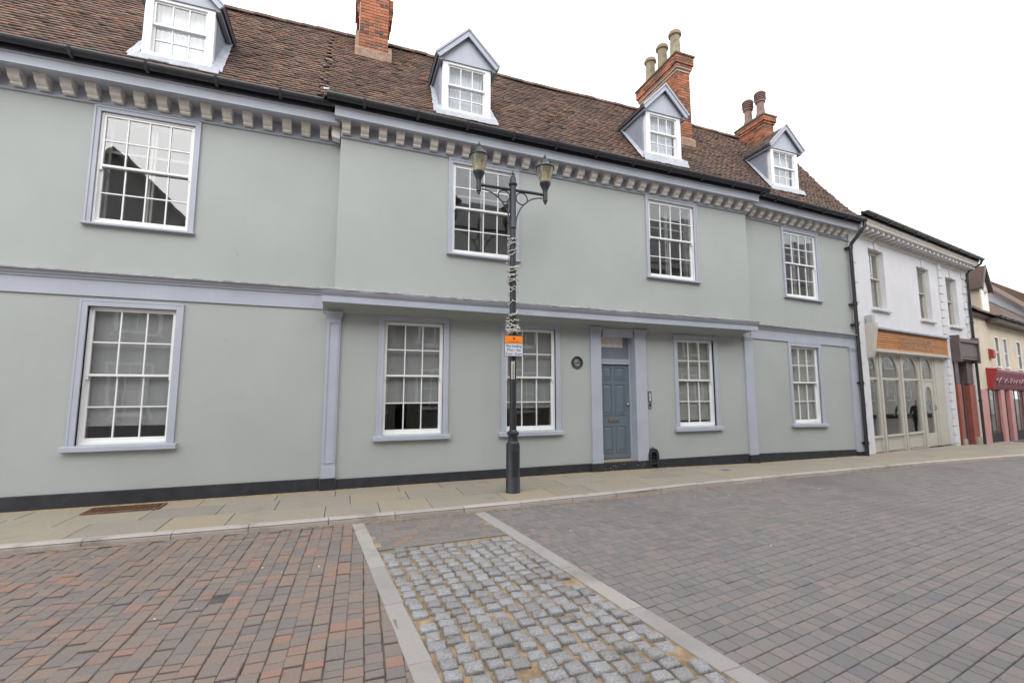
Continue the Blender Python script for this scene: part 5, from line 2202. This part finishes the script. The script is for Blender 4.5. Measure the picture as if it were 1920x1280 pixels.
# ------------------------------------------------------------------ the other side of the street, seen in the windows
def opposite(name, label, x0, x1, ze, zr, mat, gable, nwin, fl, ang=0.0):
    F = Fr((x0 + (x1 - x0) * math.cos(ang), -12.3 + (x1 - x0) * math.sin(ang), 0), R(180) + ang)          # faces the painted house
    W_ = x1 - x0
    t = thing(name, label, 'house', ((x0 + x1) / 2, -12.3, -.15), 'houses across the street')
    mb = MB(F)
    mb.box(0, W_, 0, 7, -.3, ze)
    if gable:
        mb.plate([(0, ze), (W_, ze), (W_ / 2, zr)], .0, 7)
    mb.build('wall', mat, t)
    if gable:
        for s in (0, 1):
            mb = MB(F)
            e = -.3 if s == 0 else W_ + .3
            sl_ = (zr - ze) / (W_ / 2)
            A = [(e, -.35, ze - .3 * sl_), (e, 7.2, ze - .3 * sl_), (W_ / 2, 7.2, zr), (W_ / 2, -.35, zr)]
            mb.add(A + [(u, v, z + .16) for u, v, z in A], [(0, 1, 2, 3), (7, 6, 5, 4)] + [(i, 4 + i, 4 + (i + 1) % 4, (i + 1) % 4) for i in range(4)])
            mb.build('roof_slope', 'slate', t)
    else:
        mb = MB(F)
        mb.add([(-.2, -.4, ze), (W_ + .2, -.4, ze), (W_ + .2, 3.5, zr), (-.2, 3.5, zr), (W_ + .2, 7.4, ze), (-.2, 7.4, ze)], [(0, 1, 2, 3), (3, 2, 4, 5), (0, 3, 5), (1, 4, 2), (0, 5, 4, 1)])
        mb.build('roof', 'slate', t)
        mb = MB(F)
        mb.box(-.1, W_ + .1, -.25, .0, ze - .35, ze - .02)
        mb.build('cornice', 'stonecream', t)
    for f in range(fl):
        z0 = .4 + 3.0 * f
        for k in range(nwin):
            c = W_ * (k + .5) / nwin
            ubox('window', 'glass', t, F, c - .5, c + .5, -.02, .05, z0 + .4, z0 + 2.1)
            mb = MB(F)
            for a, b, c_, d_ in ((c - .62, c - .5, z0 + .3, z0 + 2.2), (c + .5, c + .62, z0 + .3, z0 + 2.2), (c - .5, c + .5, z0 + 2.1, z0 + 2.22), (c - .7, c + .7, z0 + .26, z0 + .4), (c - .02, c + .02, z0 + .4, z0 + 2.1), (c - .5, c + .5, z0 + 1.23, z0 + 1.27)):
                mb.box(a, b, -.05, .03, c_, d_)
            mb.build('window_surround', 'white', t)
    return t


opposite('opposite_house', 'grey gabled house across the street, seen only in reflections', -12.4, -4.8, 7.2, 10.8, 'room', True, 4, 2)
opposite('opposite_house', 'plain brown house across the street, raised to shade the facade, seen only in reflections', -4.4, 2.2, 8.0, 11.4, 'oppwall', False, 3, 2)  # height made up to keep sky light off the lower wall
opposite('opposite_house', 'tall cream house across the street, seen only in reflections', 2.6, 14.5, 7.9, 12.2, 'oppwall', False, 5, 2)
opposite('opposite_house', 'broad brown house across the street, seen only in reflections', 15.0, 30.0, 8.8, 13.0, 'oppwall', False, 6, 2)
opposite('opposite_house', 'long beige house across the street, seen only in reflections', 30.5, 80.0, 9.4, 13.6, 'stonecream', False, 18, 2, R(16))
opp = structure(sheet('opposite_pavement', 'slab', [x for x in GX if -31 <= x <= 30], lambda x: -13.3, lambda x: -11.2, ROAD + .06))


# ------------------------------------------------------------------ trodden gum on the road
mb = MB()
gr_ = random.Random(31)
for k in range(34):
    x, y = gr_.uniform(-4, 11), gr_.uniform(-7.5, -2.3)
    if strip_l(y) - .1 < x < strip_r(y) + .1:
        continue
    r = gr_.uniform(.006, .013)
    z = gz(x) + ROAD + .0015
    mb.lathe((x, y, z), [(r, -.004), (r * .9, .0015), (r * .4, .002)], 8)
o = mb.build('chewing_gum', 'cordwhite', None)
o['label'] = 'pale flattened gum spots scattered over the block paving'
o['category'] = 'gum'
o['kind'] = 'stuff'


# ------------------------------------------------------------------ two pedestrians beyond the frame, mirrored in the shop glass
def person(x, y, face, label, lean, bag):
    z0 = gz(x) - .075
    t = thing('person', label, 'person', (x, y, z0))
    J = {'pel': (0, 0, .95, .15), 'wai': (0, -.01, 1.10, .15), 'che': (0, .0, 1.30, .175), 'nec': (0, .0, 1.47, .07),
         'shl': (.17, 0, 1.42, .075), 'ell': (.25, .02 + lean, 1.15, .055), 'wrl': (.22, .16 + lean, .98, .042),
         'shr': (-.17, 0, 1.42, .075), 'elr': (-.26, .0, 1.14, .055), 'wrr': (-.22, .14, .97, .042),
         'hil': (.09, 0, .90, .105), 'knl': (.10, .04, .50, .075), 'anl': (.10, -.02, .10, .05), 'tol': (.11, .13, .045, .04),
         'hir': (-.09, 0, .90, .105), 'knr': (-.11, .0, .50, .075), 'anr': (-.12, -.06, .10, .05), 'tor': (-.13, .08, .045, .04)}
    E_ = [('pel', 'wai'), ('wai', 'che'), ('che', 'nec'), ('che', 'shl'), ('shl', 'ell'), ('ell', 'wrl'), ('che', 'shr'), ('shr', 'elr'), ('elr', 'wrr'),
          ('pel', 'hil'), ('hil', 'knl'), ('knl', 'anl'), ('anl', 'tol'), ('pel', 'hir'), ('hir', 'knr'), ('knr', 'anr'), ('anr', 'tor')]

    def skin(name, J, E_, root, mat, parent, scale=1.0):
        bm = bmesh.new()
        ly = bm.verts.layers.skin.verify()
        vs = {}
        for k, (a, b, c, r) in J.items():
            v = bm.verts.new((a, b, c))
            v[ly].radius = (r, r)
            v[ly].use_root = (k == root)
            vs[k] = v
        for a, b in E_:
            bm.edges.new((vs[a], vs[b]))
        me = bpy.data.meshes.new(name)
        bm.to_mesh(me)
        bm.free()
        me.materials.append(M[mat])
        o = bpy.data.objects.new(name, me)
        col.objects.link(o)
        o.parent = parent
        o.modifiers.new('skin', 'SKIN').use_smooth_shade = True
        sb = o.modifiers.new('sub', 'SUBSURF')
        sb.levels = sb.render_levels = 2
        o.rotation_euler.z = face
        return o
    skin('clothed_body', J, E_, 'pel', 'coat', t)
    skin('head', {'a': (0, .0, 1.45, .055), 'b': (0, .015, 1.56, .072), 'c': (0, .01, 1.64, .088), 'd': (0, .0, 1.70, .07), 'n': (0, .10, 1.60, .014), 'c2': (0, .07, 1.61, .03)},
         [('a', 'b'), ('b', 'c'), ('c', 'd'), ('c', 'c2'), ('c2', 'n')], 'b', 'skin', t)
    skin('hair', {'a': (0, -.03, 1.62, .085), 'b': (0, -.015, 1.69, .092), 'c': (0, .02, 1.73, .06)}, [('a', 'b'), ('b', 'c')], 'a', 'coat', t)
    for s_ in (1, -1):
        wx, wy, wz = (.22, .16 + lean, .98) if s_ > 0 else (-.22, .14, .97)
        Jh = {'w': (wx, wy, wz, .03), 'p': (wx - s_ * .01, wy + .06, wz - .03, .036)}
        Eh = [('w', 'p')]
        for q in range(4):
            Jh['f%d' % q] = (wx + (q - 1.5) * .018, wy + .10, wz - .05, .010)
            Jh['g%d' % q] = (wx + (q - 1.5) * .018, wy + .125, wz - .08, .009)
            Eh += [('p', 'f%d' % q), ('f%d' % q, 'g%d' % q)]
        Jh['t'] = (wx - s_ * .04, wy + .07, wz - .02, .011)
        Jh['u'] = (wx - s_ * .05, wy + .10, wz - .04, .009)
        Eh += [('p', 't'), ('t', 'u')]
        skin('hand', Jh, Eh, 'p', 'skin', t)
    return t


person(29.9, -1.24, R(115), 'pedestrian in dark coat standing left, mirrored in the shop window', .0, False)
person(29.6, -.56, R(100), 'pedestrian in dark jacket standing right, mirrored in the shop window', .05, False)

for k in range(16):
    u, z = gr_.uniform(5.05, 6.5), gr_.uniform(-.10, .04)
    r = gr_.uniform(.006, .018)
    mb = MB()
    mb.plate([(u + r * math.cos(a) * gr_.uniform(.6, 1.4), z + r * .6 * math.sin(a) * gr_.uniform(.6, 1.4)) for a in [math.pi * q / 4 for q in range(8)]], -.0785, -.074)
    mb.build('paint_chip', 'leadwhite', wall)

# wind-blown grit and moss along the foot of the walls and in the channel by the kerb
dr_ = random.Random(77)


def drift(name, x0, x1, line, mat, w0, w1, z, step=.09):
    mb = MB()
    pts, x = [], x0
    w = (w0 + w1) / 2
    while x < x1:
        w = max(w0, min(w1, w + dr_.uniform(-.018, .018)))
        y = line(x)
        pts += [(x, y, z(x) - .02), (x, y, z(x) + .006), (x, y - w * .6, z(x) + .004), (x, y - w, z(x) - .002)]
        x += step
    n = len(pts) // 4
    fs = []
    for i in range(n - 1):
        for j in range(3):
            fs.append((4 * i + j, 4 * i + 4 + j, 4 * i + 5 + j, 4 * i + 1 + j))
    mb.add(pts, fs)
    o = mb.build(name, mat, pav)
    o['kind'] = 'stuff'


drift('wall_foot_grit', -8.4, 9.7, lambda x: -.03, 'drift', .03, .14, gz)
drift('wall_foot_grit', 9.8, 13.9, lambda x: (x - 9.76) * math.tan(R(2.5)) - .03, 'drift', .02, .09, gz)
drift('kerb_channel_grit', -9, 22, lambda x: kerb_y(x) + .004, 'drift2', .02, .10, lambda x: gz(x) + ROAD)
